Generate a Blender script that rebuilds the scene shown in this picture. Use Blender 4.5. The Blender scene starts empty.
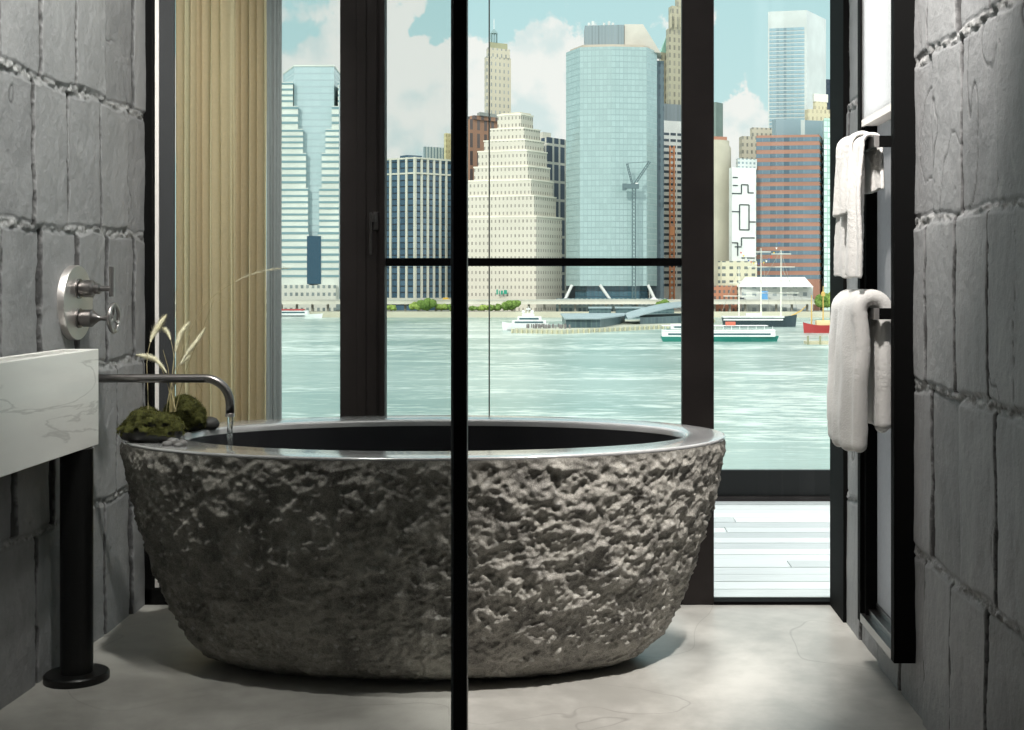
import bpy, math, random
import numpy as np
from mathutils import Vector, Matrix, noise as mnoise
random.seed(7)
C = bpy.context.scene.collection
PI = math.pi

# ------------------------------------------------------------------ camera
EYE = 1.13
cam_d = bpy.data.cameras.new('camera'); cam = bpy.data.objects.new('camera', cam_d); C.objects.link(cam)
cam.location = (0, 0, EYE); cam.rotation_euler = (PI/2, 0, 0)
cam_d.lens = 45.0; cam_d.sensor_width = 36.0
cam_d.shift_x = -(583-512)/1024; cam_d.shift_y = -(365-280)/1024
cam_d.clip_start = 0.05; cam_d.clip_end = 20000
bpy.context.scene.camera = cam

# ------------------------------------------------------------------ colour management
sc = bpy.context.scene
sc.view_settings.view_transform = 'Standard'; sc.view_settings.look = 'None'
sc.view_settings.gamma = 1.0; sc.view_settings.use_curve_mapping = False
sc.view_settings.exposure = 0.0
sc.cycles.max_bounces = 10; sc.cycles.transparent_max_bounces = 24
sc.cycles.use_denoising = True
sc.cycles.sample_clamp_indirect = 6.0

# ------------------------------------------------------------------ node helpers
class N:
    """small helper to write node trees"""
    def __init__(s, nt): s.nt = nt
    def n(s, t, **kw):
        o = s.nt.nodes.new(t)
        for k, v in kw.items(): setattr(o, k, v)
        return o
    def link(s, a, b): s.nt.links.new(a, b)
    def inp(s, node, idx, v):
        if v is None: return
        if hasattr(v, 'links') or isinstance(v, bpy.types.NodeSocket): s.link(v, node.inputs[idx])
        else: node.inputs[idx].default_value = v
    def math(s, op, a, b=None, c=None, clamp=False):
        m = s.n('ShaderNodeMath', operation=op, use_clamp=clamp)
        s.inp(m, 0, a); s.inp(m, 1, b); s.inp(m, 2, c)
        return m.outputs[0]
    def vmath(s, op, a, b=None, out=0):
        m = s.n('ShaderNodeVectorMath', operation=op)
        s.inp(m, 0, a); s.inp(m, 1, b)
        return m.outputs[out]
    def mix(s, f, a, b):
        m = s.n('ShaderNodeMix', data_type='RGBA')
        s.inp(m, 0, f); s.inp(m, 6, a if not isinstance(a, tuple) else (*a[:3], 1)); s.inp(m, 7, b if not isinstance(b, tuple) else (*b[:3], 1))
        return m.outputs[2]
    def ramp(s, v, lo, hi, a=0.0, b=1.0):
        m = s.n('ShaderNodeMapRange'); m.interpolation_type = 'SMOOTHSTEP'
        s.inp(m, 0, v); m.inputs[1].default_value = lo; m.inputs[2].default_value = hi
        m.inputs[3].default_value = a; m.inputs[4].default_value = b
        return m.outputs[0]
    def noise(s, vec, scale, detail=4, rough=.55, dist=0):
        m = s.n('ShaderNodeTexNoise'); s.inp(m, 'Vector', vec)
        m.inputs['Scale'].default_value = scale; m.inputs['Detail'].default_value = detail
        m.inputs['Roughness'].default_value = rough; m.inputs['Distortion'].default_value = dist
        return m.outputs[0]

def lin(r, g, b):
    f = lambda c: (c/255/12.92) if c/255 <= .04045 else ((c/255+.055)/1.055)**2.4
    return (f(r), f(g), f(b), 1)

# ------------------------------------------------------------------ sky (world)
w = bpy.data.worlds.new('sky'); sc.world = w; w.use_nodes = True
k = N(w.node_tree); w.node_tree.nodes.clear()
tc = k.n('ShaderNodeTexCoord'); dirv = tc.outputs['Generated']
sep = k.n('ShaderNodeSeparateXYZ'); k.link(dirv, sep.inputs[0])
n1 = k.noise(dirv, 9, 8, .58, .15)
n2 = k.noise(dirv, 26, 6, .55)
wn = k.n('ShaderNodeTexNoise'); k.link(dirv, wn.inputs['Vector']); wn.inputs['Scale'].default_value = 16; wn.inputs['Detail'].default_value = 7; wn.inputs['Roughness'].default_value = .6
warp = k.vmath('ADD', dirv, k.vmath('MULTIPLY', k.vmath('SUBTRACT', wn.outputs[1], (.5, .5, .5)), (.11, .11, .11)))
mask = None
for (px, py, r) in [(525, 95, 62), (560, 125, 70), (505, 150, 80), (420, 120, 75), (395, 75, 42), (325, 85, 60), (300, 130, 110), (440, 150, 60),
                    (735, 128, 42), (700, 110, 40), (345, 25, 22), (832, 70, 30), (540, 35, 30), (640, 240, 200), (300, 5, 40), (775, -8, 28), (410, 2, 14)]:
    dv = Vector(((px-583)/1280, 1, (280-py)/1280)).normalized()
    d = k.vmath('DISTANCE', warp, tuple(dv), out=1)
    f = k.math('SUBTRACT', 1.0, k.math('DIVIDE', d, r/1280*1.25))
    mask = f if mask is None else k.math('MAXIMUM', mask, f)
for (px, py, r) in [(765, 45, 58), (815, 40, 50), (725, 60, 34), (650, 10, 40), (500, 12, 34), (425, 12, 26), (600, -5, 40)]:      # clear blue gaps
    dv = Vector(((px-583)/1280, 1, (280-py)/1280)).normalized()
    f = k.math('SUBTRACT', 1.0, k.math('DIVIDE', k.vmath('DISTANCE', warp, tuple(dv), out=1), r/1280*1.3), clamp=True)
    mask = k.math('SUBTRACT', mask, k.math('MULTIPLY', f, 1.5))
mask = k.math('MAXIMUM', mask, -1.4)
dens = k.math('ADD', k.math('MULTIPLY', mask, .55), k.math('MULTIPLY', k.math('SUBTRACT', n1, .5), 2.4))
dens = k.math('ADD', dens, k.math('MULTIPLY', k.math('SUBTRACT', n2, .5), 1.3))
cl = k.ramp(dens, .0, .20)
shade = k.ramp(k.math('ADD', n1, k.math('MULTIPLY', k.math('SUBTRACT', n2, .5), 1.2)), .36, .62)
cloudc = k.mix(shade, (.74, .84, .83, 1), (.96, .95, .91, 1))
blue = k.mix(k.ramp(sep.outputs[2], 0, .45), lin(208, 236, 235), lin(172, 219, 226))
skyc = k.mix(cl, blue, cloudc)
skyc = k.mix(k.ramp(sep.outputs[2], -.02, .0), lin(120, 150, 150), skyc)
skyc = k.mix(k.ramp(sep.outputs[1], .1, -.2), skyc, k.mix(k.ramp(n1, .35, .6), (.72, .84, .90, 1), (1.15, 1.15, 1.12, 1)))  # unseen sky behind the view whitened as ambient fill for the city
skyc = k.mix(k.ramp(sep.outputs[0], .75, .95), skyc, (3.4, 3.45, 3.45, 1))  # unseen sky on the right brightened to light the frosted panes
skyc = k.mix(k.ramp(sep.outputs[2], .30, .55), skyc, (1.55, 1.6, 1.6, 1))  # overhead sky boosted out of view to light deck, floor and water
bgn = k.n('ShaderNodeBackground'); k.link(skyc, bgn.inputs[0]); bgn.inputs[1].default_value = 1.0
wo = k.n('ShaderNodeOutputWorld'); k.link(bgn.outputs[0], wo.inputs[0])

# ------------------------------------------------------------------ sun and added fill lights
def add_light(name, kind, loc, direction, energy, color=(1, 1, 1), size=None, size_y=None, angle=None):
    l = bpy.data.lights.new(name, kind); o = bpy.data.objects.new(name, l); C.objects.link(o)
    o.location = loc; o.rotation_euler = Vector(direction).to_track_quat('-Z', 'Y').to_euler()
    l.energy = energy; l.color = color
    if size: l.shape = 'RECTANGLE'; l.size = size; l.size_y = size_y or size
    if angle: l.angle = angle
    return o
SUN = add_light('sun', 'SUN', (0, 0, 60), (.36, .80, -.50), 2.2, (1, .95, .86), angle=math.radians(.6))
FILL_NEAR = add_light('fill_light_near', 'AREA', (-.2, 1.9, 3.25), (0, .25, -1), 4, (1, .96, .91), 1.6, 1.2)  # added soft fill from above, no fixture seen
FILL_WINDOW = add_light('fill_light_window', 'AREA', (-.3, 3.5, 3.25), (0, -.1, -1), 12, (1, .97, .93), 1.6, .6)  # second added fill, over the bath, source unseen

def spot(name, loc, target, energy, angle, blend=.8, radius=.06, color=(1, .96, .91)):
    o = add_light(name, 'SPOT', loc, Vector(target)-Vector(loc), energy, color)
    o.data.spot_size = math.radians(angle); o.data.spot_blend = blend; o.data.shadow_soft_size = radius
    return o
spot('fill_spot_left_wall', (-.75, 2.6, 3.2), (-1.5, 3.5, 2.1), 400, 64)  # added light to lift the upper left wall
spot('fill_spot_basin', (-.4, 2.2, 3.2), (-1.38, 3.1, .9), 120, 26)  # added light to brighten the marble basin
spot('fill_spot_right_wall', (.15, 2.3, 3.2), (.87, 2.95, 2.35), 560, 58)  # added light for the upper right wall, no fixture there
spot('fill_spot_tub', (.76, 2.2, 3.2), (.16, 3.38, .42), 900, 23, blend=1, radius=.03)  # added key light on the right half of the tub
spot('fill_spot_tub_left', (-1.15, 2.6, 3.2), (-.80, 3.4, .50), 170, 26, blend=1, radius=.03)  # added light to bring out relief on the tub's left half
spot('fill_spot_floor', (.45, 3.9, 3.2), (.5, 4.12, 0), 560, 28, blend=1, radius=.25)  # added pool of light on the floor by the window

# ------------------------------------------------------------------ properties
def tag(o, label=None, cat=None, group=None, kind=None):
    if label: o['label'] = label
    if cat: o['category'] = cat
    if group: o['group'] = group
    if kind: o['kind'] = kind
    return o
def empty(name, loc=(0, 0, 0), rz=0, label=None, cat=None, group=None, kind=None):
    o = bpy.data.objects.new(name, None); C.objects.link(o); o.location = loc; o.rotation_euler = (0, 0, rz)
    o.empty_display_size = .1
    return tag(o, label, cat, group, kind)

# ------------------------------------------------------------------ mesh builder
class MB:
    def __init__(s): s.v = []; s.f = []; s.uv = {}; s.mi = []; s.cur = 0
    def face(s, idx, uv=None):
        if uv: s.uv[len(s.f)] = uv
        s.f.append(idx); s.mi.append(s.cur)
    def box(s, a, b):
        x0, y0, z0 = a; x1, y1, z1 = b; n = len(s.v)
        s.v += [(x0,y0,z0),(x1,y0,z0),(x1,y1,z0),(x0,y1,z0),(x0,y0,z1),(x1,y0,z1),(x1,y1,z1),(x0,y1,z1)]
        for q in ((0,3,2,1),(4,5,6,7),(0,1,5,4),(1,2,6,5),(2,3,7,6),(3,0,4,7)): s.face([n+i for i in q])
        return s
    def prism(s, pts, z0, z1, v0=None):
        """vertical prism over footprint (ccw) with wall uv in metres"""
        n = len(s.v); m = len(pts)
        v0 = z0 if v0 is None else v0
        s.v += [(p[0], p[1], z0) for p in pts] + [(p[0], p[1], z1) for p in pts]
        u = 0
        for i in range(m):
            j = (i+1) % m; L = math.dist(pts[i][:2], pts[j][:2])
            s.face([n+i, n+j, n+m+j, n+m+i], [(0, z0-v0), (L, z0-v0), (L, z1-v0), (0, z1-v0)]); u += L
        s.face([n+m+i for i in range(m)], [(-.01, -.01)]*m); s.face([n+i for i in reversed(range(m))], [(-.01, -.01)]*m)
        return s
    def tube(s, pts, r, seg=12, caps=True):
        P = [Vector(p) for p in pts]; n = len(s.v)
        R = r if isinstance(r, (list, tuple)) else [r]*len(P)
        t0 = (P[1]-P[0]).normalized()
        up = Vector((0, 0, 1)) if abs(t0.z) < .9 else Vector((1, 0, 0))
        a = t0.cross(up).normalized()
        for i, p in enumerate(P):
            t = (P[min(i+1, len(P)-1)]-P[max(i-1, 0)]).normalized()
            a = (a - t*a.dot(t)).normalized(); b = t.cross(a)
            for q in range(seg):
                an = 2*PI*q/seg
                s.v.append(tuple(p + (a*math.cos(an)+b*math.sin(an))*R[i]))
        for i in range(len(P)-1):
            for q in range(seg):
                r2 = (q+1) % seg
                s.face([n+i*seg+q, n+i*seg+r2, n+(i+1)*seg+r2, n+(i+1)*seg+q])
        if caps:
            s.face([n+q for q in reversed(range(seg))]); s.face([n+(len(P)-1)*seg+q for q in range(seg)])
        return s
    def lathe(s, prof, o=(0, 0, 0), axis='z', seg=40):
        """prof: list of (r, h) along axis, ends closed by fans when r==0 or capped"""
        n = len(s.v)
        for (r, h) in prof:
            for q in range(seg):
                an = 2*PI*q/seg; c, d = r*math.cos(an), r*math.sin(an)
                p = {'z': (c, d, h), 'x': (h, c, d), 'y': (d, h, c)}[axis]
                s.v.append((o[0]+p[0], o[1]+p[1], o[2]+p[2]))
        for i in range(len(prof)-1):
            for q in range(seg):
                r2 = (q+1) % seg
                s.face([n+i*seg+q, n+i*seg+r2, n+(i+1)*seg+r2, n+(i+1)*seg+q])
        s.face([n+q for q in reversed(range(seg))]); s.face([n+(len(prof)-1)*seg+q for q in range(seg)])
        return s
    def build(s, name, mats, parent=None, smooth=False, bevel=0):
        me = bpy.data.meshes.new(name); me.from_pydata(s.v, [], s.f)
        if not isinstance(mats, (list, tuple)): mats = [mats]
        for m in mats: me.materials.append(m)
        if len(mats) > 1: me.polygons.foreach_set('material_index', s.mi)
        if s.uv:
            uvl = me.uv_layers.new(name='UVMap')
            for pi, poly in enumerate(me.polygons):
                if pi in s.uv:
                    for li, q in zip(poly.loop_indices, s.uv[pi]): uvl.data[li].uv = q
        me.update()
        if smooth: me.shade_smooth()
        o = bpy.data.objects.new(name, me); C.objects.link(o)
        if bevel:
            b = o.modifiers.new('bevel', 'BEVEL'); b.width = bevel; b.segments = 3; b.limit_method = 'ANGLE'; b.angle_limit = math.radians(40)
            b.harden_normals = False
        if smooth == 'auto' or bevel:
            me.shade_smooth(); e = o.modifiers.new('ws', 'WEIGHTED_NORMAL') ; e.keep_sharp = True
        if parent is not None: o.parent = parent
        return o
def smooth_angle(o, deg=35):
    o.data.shade_smooth()
    try: o.data.set_sharp_from_angle(angle=math.radians(deg))
    except Exception: pass
    return o
def grid_mesh(name, V, nu, nv, mat, parent=None, closed_u=False, smooth=True, attrs=None, hole=None):
    """V: (nv*nu,3) array row-major (v rows of nu)"""
    me = bpy.data.meshes.new(name)
    V = np.asarray(V, dtype=np.float32).reshape(-1, 3)
    iu = np.arange(nu if closed_u else nu-1); iv = np.arange(nv-1)
    A, B = np.meshgrid(iu, iv)
    if hole is not None:
        c = V.reshape(nv, nu, 3)[B, A]; keep = ~((c[..., 1] > hole[0]) & (c[..., 1] < hole[1]) & (c[..., 2] > hole[2])); A, B = A[keep], B[keep]
    A2 = (A+1) % nu
    F = np.stack([B*nu+A, B*nu+A2, (B+1)*nu+A2, (B+1)*nu+A], -1).reshape(-1, 4).astype(np.int32)
    me.vertices.add(len(V)); me.vertices.foreach_set('co', V.ravel())
    me.loops.add(F.size); me.loops.foreach_set('vertex_index', F.ravel())
    me.polygons.add(len(F)); me.polygons.foreach_set('loop_start', np.arange(0, F.size, 4, dtype=np.int32))
    me.polygons.foreach_set('loop_total', np.full(len(F), 4, dtype=np.int32))
    for an, arr in (attrs or {}).items():
        at = me.attributes.new(an, 'FLOAT', 'POINT'); at.data.foreach_set('value', np.asarray(arr, dtype=np.float32).ravel())
    me.update(calc_edges=True); me.materials.append(mat)
    if smooth: me.shade_smooth()
    o = bpy.data.objects.new(name, me); C.objects.link(o)
    if parent is not None: o.parent = parent
    return o

# ------------------------------------------------------------------ numpy noise
def _h(i, j, l, seed=0):
    n = (i.astype(np.int64)*374761393 + j.astype(np.int64)*668265263 + l.astype(np.int64)*2147483647 + seed*1442695041) & 0xffffffff
    n = ((n ^ (n >> 13))*1274126177) & 0xffffffff
    n = ((n ^ (n >> 16))*2246822519) & 0xffffffff
    return ((n ^ (n >> 15)) & 0xffffff)/float(0xffffff)
def vnoise(x, y, z, seed=0):
    xi, yi, zi = np.floor(x), np.floor(y), np.floor(z); fx, fy, fz = x-xi, y-yi, z-zi
    fx, fy, fz = [f*f*f*(f*(f*6-15)+10) for f in (fx, fy, fz)]
    xi, yi, zi = xi.astype(np.int64), yi.astype(np.int64), zi.astype(np.int64)
    r = 0
    for a in (0, 1):
        for b in (0, 1):
            for c in (0, 1):
                r = r + _h(xi+a, yi+b, zi+c, seed)*(fx if a else 1-fx)*(fy if b else 1-fy)*(fz if c else 1-fz)
    return r*2-1
def fbm(x, y, z, o=4, seed=0, gain=.5):
    r = 0; a = 1; t = 0
    for i in range(o):
        r = r + a*vnoise(x*2**i+13.1*i, y*2**i+7.7*i, z*2**i+3.3*i, seed+i); t += a; a *= gain
    return r/t
def voro(x, y, z, seed=0):
    xi, yi, zi = np.floor(x), np.floor(y), np.floor(z)
    f1 = np.full(x.shape, 9.); f2 = np.full(x.shape, 9.); idv = np.zeros(x.shape)
    for a in (-1, 0, 1):
        for b in (-1, 0, 1):
            for c in (-1, 0, 1):
                cx, cy, cz = (xi+a).astype(np.int64), (yi+b).astype(np.int64), (zi+c).astype(np.int64)
                dx = cx+_h(cx, cy, cz, seed+1)-x; dy = cy+_h(cx, cy, cz, seed+2)-y; dz = cz+_h(cx, cy, cz, seed+3)-z
                d = np.sqrt(dx*dx+dy*dy+dz*dz); cl = d < f1
                f2 = np.where(cl, f1, np.minimum(f2, d)); idv = np.where(cl, _h(cx, cy, cz, seed+9), idv); f1 = np.where(cl, d, f1)
    return f1, f2, idv
def sstep(x, a, b):
    t = np.clip((x-a)/(b-a), 0, 1); return t*t*(3-2*t)

# ------------------------------------------------------------------ materials
def mat(name, col, rough=.5, metal=0., spec=.5, bump=None, var=None, coat=0, sheen=0, trans=0, ior=1.5):
    m = bpy.data.materials.new(name); m.use_nodes = True; k = N(m.node_tree)
    b = m.node_tree.nodes['Principled BSDF']
    b.inputs['Roughness'].default_value = rough; b.inputs['Metallic'].default_value = metal
    b.inputs['Specular IOR Level'].default_value = spec; b.inputs['Coat Weight'].default_value = coat
    b.inputs['Sheen Weight'].default_value = sheen; b.inputs['Transmission Weight'].default_value = trans
    b.inputs['IOR'].default_value = ior
    tc = k.n('ShaderNodeTexCoord').outputs['Object']
    if var:   # (scale, amount, detail)
        nz = k.noise(tc, var[0], 5)
        c0 = tuple(max(0, c*(1-var[1])) for c in col[:3]); c1 = tuple(c*(1+var[1]) for c in col[:3])
        k.link(k.mix(k.ramp(nz, .3, .7), c0, c1), b.inputs['Base Color'])
    else: b.inputs['Base Color'].default_value = (*col[:3], 1)
    if bump:  # (scale, strength, distance)
        bn = k.n('ShaderNodeBump'); bn.inputs['Strength'].default_value = bump[1]; bn.inputs['Distance'].default_value = bump[2]
        k.link(k.noise(tc, bump[0], 5), bn.inputs['Height']); k.link(bn.outputs[0], b.inputs['Normal'])
    return m
def glass_mat(name, tint, refl=.9, rough=0.0, ior=1.45):
    m = bpy.data.materials.new(name); m.use_nodes = True; k = N(m.node_tree); m.node_tree.nodes.clear()
    t = k.n('ShaderNodeBsdfTransparent'); t.inputs[0].default_value = (*tint[:3], 1)
    g = k.n('ShaderNodeBsdfGlossy'); g.inputs['Roughness'].default_value = rough; g.inputs[0].default_value = (1, 1, 1, 1)
    fr = k.n('ShaderNodeFresnel'); fr.inputs[0].default_value = ior
    mx = k.n('ShaderNodeMixShader'); k.link(k.math('MULTIPLY', fr.outputs[0], refl), mx.inputs[0])
    k.link(t.outputs[0], mx.inputs[1]); k.link(g.outputs[0], mx.inputs[2])
    o = k.n('ShaderNodeOutputMaterial'); k.link(mx.outputs[0], o.inputs[0])
    return m

M = {}
M['black'] = mat('black steel', (.005, .005, .005), .7, 0, .05)
M['bronze'] = mat('dark bronze frame', (.026, .021, .020), .55, 0, .25, var=(6, .15))
M['charcoal'] = mat('charcoal frame', (.045, .047, .05), .6, 0, .3)
M['gloss_black'] = mat('smooth black steel', (.004, .004, .004), .4, 0, .3)
M['chrome'] = mat('brushed nickel', (.74, .70, .68), .42, 1, .5)
M['gunmetal'] = mat('gunmetal', (.26, .245, .24), .32, 1, .5)
M['steel'] = mat('satin steel', (.42, .40, .39), .35, 1)
M['alu'] = mat('aluminium strip', (.88, .84, .80), .5, 0)
M['terry'] = mat('white terry cloth', (.72, .705, .68), .95, 0, .1, bump=(190, .5, .004), sheen=.3)
M['white'] = mat('white paint', (.78, .78, .76), .6)
M['ceil'] = mat('ceiling plaster', (.5, .5, .49), .9)
M['backwall'] = mat('back wall plaster', (.16, .16, .155), .85)
M['glass'] = glass_mat('window glass', (.97, .99, .985), .35)
M['screen_glass'] = glass_mat('shower glass', (.92, .935, .93), .5)

def concrete_block_mat():
    m = bpy.data.materials.new('rough concrete blocks'); m.use_nodes = True; k = N(m.node_tree)
    b = m.node_tree.nodes['Principled BSDF']
    tc = k.n('ShaderNodeTexCoord').outputs['Object']
    a1 = k.n('ShaderNodeAttribute', attribute_name='mortar').outputs['Fac']
    a2 = k.n('ShaderNodeAttribute', attribute_name='crack').outputs['Fac']
    a3 = k.n('ShaderNodeAttribute', attribute_name='tone').outputs['Fac']
    nz = k.noise(tc, 5, 7, .6, .4); nf = k.noise(tc, 45, 5, .6)
    t = k.math('ADD', k.math('MULTIPLY', k.ramp(nz, .3, .72), .65), k.math('MULTIPLY', nf, .35))
    c = k.mix(t, (.17, .172, .176, 1), (.28, .282, .286, 1))
    c = k.mix(k.math('MULTIPLY', a3, .55), c, (.34, .342, .345, 1))
    mc = k.mix(k.ramp(k.noise(tc, 60, 4, .7), .35, .65), (.17, .17, .17, 1), (.36, .36, .355, 1))
    c = k.mix(a1, c, mc)
    c = k.mix(k.math('MULTIPLY', a2, .92), c, (.018, .017, .017, 1))
    fl = k.ramp(k.noise(tc, 130, 3, .5), .70, .76)
    st = k.ramp(k.noise(tc, 11, 6, .7, .8), .60, .70)
    c = k.mix(k.math('MULTIPLY', st, .30), c, (.42, .42, .41, 1))
    c = k.mix(k.math('MULTIPLY', fl, .35), c, (.45, .45, .44, 1))
    k.link(c, b.inputs['Base Color']); b.inputs['Roughness'].default_value = .62; b.inputs['Specular IOR Level'].default_value = .35
    bn = k.n('ShaderNodeBump'); bn.inputs['Strength'].default_value = .6; bn.inputs['Distance'].default_value = .006
    k.link(k.math('ADD', k.noise(tc, 28, 8, .65), k.math('MULTIPLY', nf, .6)), bn.inputs['Height']); k.link(bn.outputs[0], b.inputs['Normal'])
    return m
M['block'] = concrete_block_mat()

def floor_mat():
    m = bpy.data.materials.new('polished concrete floor'); m.use_nodes = True; k = N(m.node_tree)
    b = m.node_tree.nodes['Principled BSDF']; tc = k.n('ShaderNodeTexCoord').outputs['Object']
    nz = k.noise(tc, 1.6, 8, .62, .8); nf = k.noise(tc, 14, 6, .6)
    t = k.math('ADD', k.math('MULTIPLY', nz, .7), k.math('MULTIPLY', nf, .3))
    c = k.mix(k.ramp(t, .36, .64), (.28, .272, .25, 1), (.42, .41, .38, 1))
    hl = k.math('ABSOLUTE', k.math('SUBTRACT', k.noise(tc, 1.1, 3, .4, .5), .5))
    c = k.mix(k.math('MULTIPLY', k.ramp(hl, 0, .0022, 1, 0), .35), c, (.12, .115, .105, 1))
    k.link(c, b.inputs['Base Color'])
    k.link(k.ramp(t, .3, .7, .30, .42), b.inputs['Roughness']); b.inputs['Specular IOR Level'].default_value = .5
    bn = k.n('ShaderNodeBump'); bn.inputs['Strength'].default_value = .12; bn.inputs['Distance'].default_value = .003
    k.link(nf, bn.inputs['Height']); k.link(bn.outputs[0], b.inputs['Normal'])
    return m
M['floor'] = floor_mat()

def stone_mat(name, lo, hi, rough, bump, flecks=True):
    m = bpy.data.materials.new(name); m.use_nodes = True; k = N(m.node_tree)
    b = m.node_tree.nodes['Principled BSDF']; tc = k.n('ShaderNodeTexCoord').outputs['Object']
    n1 = k.noise(tc, 9, 7, .65); n2 = k.noise(tc, 260, 4, .7); n3 = k.noise(tc, 700, 2, .6)
    t = k.math('ADD', k.math('MULTIPLY', n1, .45), k.math('ADD', k.math('MULTIPLY', n2, .35), k.math('MULTIPLY', n3, .2)))
    c = k.mix(k.ramp(t, .36, .64), (*lo, 1), (*hi, 1))
    if flecks:
        vo = k.n('ShaderNodeTexVoronoi'); k.link(tc, vo.inputs['Vector']); vo.inputs['Scale'].default_value = 24
        wv = k.math('ADD', vo.outputs['Distance'], k.math('MULTIPLY', k.math('SUBTRACT', k.noise(tc, 120, 3), .5), .35))
        sp = k.ramp(wv, .10, .24, 1, 0)
        c = k.mix(k.math('MULTIPLY', sp, .55), c, (.50, .49, .46, 1))
    k.link(c, b.inputs['Base Color']); b.inputs['Roughness'].default_value = rough
    if bump:
        bn = k.n('ShaderNodeBump'); bn.inputs['Strength'].default_value = bump; bn.inputs['Distance'].default_value = .004
        h = k.math('ADD', k.math('MULTIPLY', k.noise(tc, 70, 6, .7), 1.0), k.math('MULTIPLY', n2, .35))
        k.link(h, bn.inputs['Height']); k.link(bn.outputs[0], b.inputs['Normal'])
    return m
M['tub_rough'] = stone_mat('hewn granite', (.085, .080, .072), (.42, .40, .355), .6, 1.0)
M['tub_polish'] = stone_mat('honed granite rim', (.34, .34, .34), (.42, .42, .42), .20, 0, False)
M['tub_polish'].node_tree.nodes['Principled BSDF'].inputs['IOR'].default_value = 2.4
M['tub_polish'].node_tree.nodes['Principled BSDF'].inputs['Coat Weight'].default_value = 1.0
M['tub_polish'].node_tree.nodes['Principled BSDF'].inputs['Coat Roughness'].default_value = .14
M['tub_inner'] = stone_mat('honed granite basin', (.010, .010, .012), (.018, .018, .021), .35, 0, False)

def marble_mat():
    m = bpy.data.materials.new('white marble'); m.use_nodes = True; k = N(m.node_tree)
    b = m.node_tree.nodes['Principled BSDF']; tc = k.n('ShaderNodeTexCoord').outputs['Object']
    mp = k.n('ShaderNodeMapping'); k.link(tc, mp.inputs[0]); mp.inputs['Scale'].default_value = (1, .35, 2.2); mp.inputs['Rotation'].default_value = (-.12, 0, 0)
    n1 = k.noise(mp.outputs[0], 3.2, 6, .55, 1.0)
    v = k.ramp(k.math('ABSOLUTE', k.math('SUBTRACT', n1, .52)), 0, .022, 1, 0)
    n2 = k.noise(mp.outputs[0], 2.2, 7, .6, .4)
    c = k.mix(k.ramp(n2, .35, .7), (.88, .87, .83, 1), (.74, .73, .70, 1))
    c = k.mix(k.math('MULTIPLY', v, .45), c, (.33, .325, .31, 1))
    k.link(c, b.inputs['Base Color']); b.inputs['Roughness'].default_value = .28
    return m
M['marble'] = marble_mat()

def curtain_mat(name, c, tr=.5):
    m = bpy.data.materials.new(name); m.use_nodes = True; k = N(m.node_tree); m.node_tree.nodes.clear()
    tc = k.n('ShaderNodeTexCoord').outputs['Object']
    nz = k.noise(tc, 90, 3)
    cc = k.mix(nz, tuple(x*.88 for x in c), tuple(min(1, x*1.08) for x in c))
    d = k.n('ShaderNodeBsdfDiffuse'); t = k.n('ShaderNodeBsdfTranslucent'); k.link(cc, d.inputs[0]); k.link(cc, t.inputs[0])
    mx = k.n('ShaderNodeMixShader'); mx.inputs[0].default_value = tr
    k.link(d.outputs[0], mx.inputs[1]); k.link(t.outputs[0], mx.inputs[2])
    o = k.n('ShaderNodeOutputMaterial'); k.link(mx.outputs[0], o.inputs[0])
    return m
M['curtain'] = curtain_mat('beige linen', (.62, .53, .35), .55)
M['lining'] = curtain_mat('grey blue lining', (.34, .37, .365), .4)
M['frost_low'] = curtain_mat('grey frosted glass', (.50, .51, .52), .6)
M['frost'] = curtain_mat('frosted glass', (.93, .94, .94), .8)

# ================================================================== SETTING
XL, XR, YW = -1.526, .870, 4.45        # side walls and the front face of the window frames
YB, ZC = -1.6, 3.30
def P(x, y, d): return ((x-583)*d/1280, d, EYE-(y-280)*d/1280)

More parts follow.
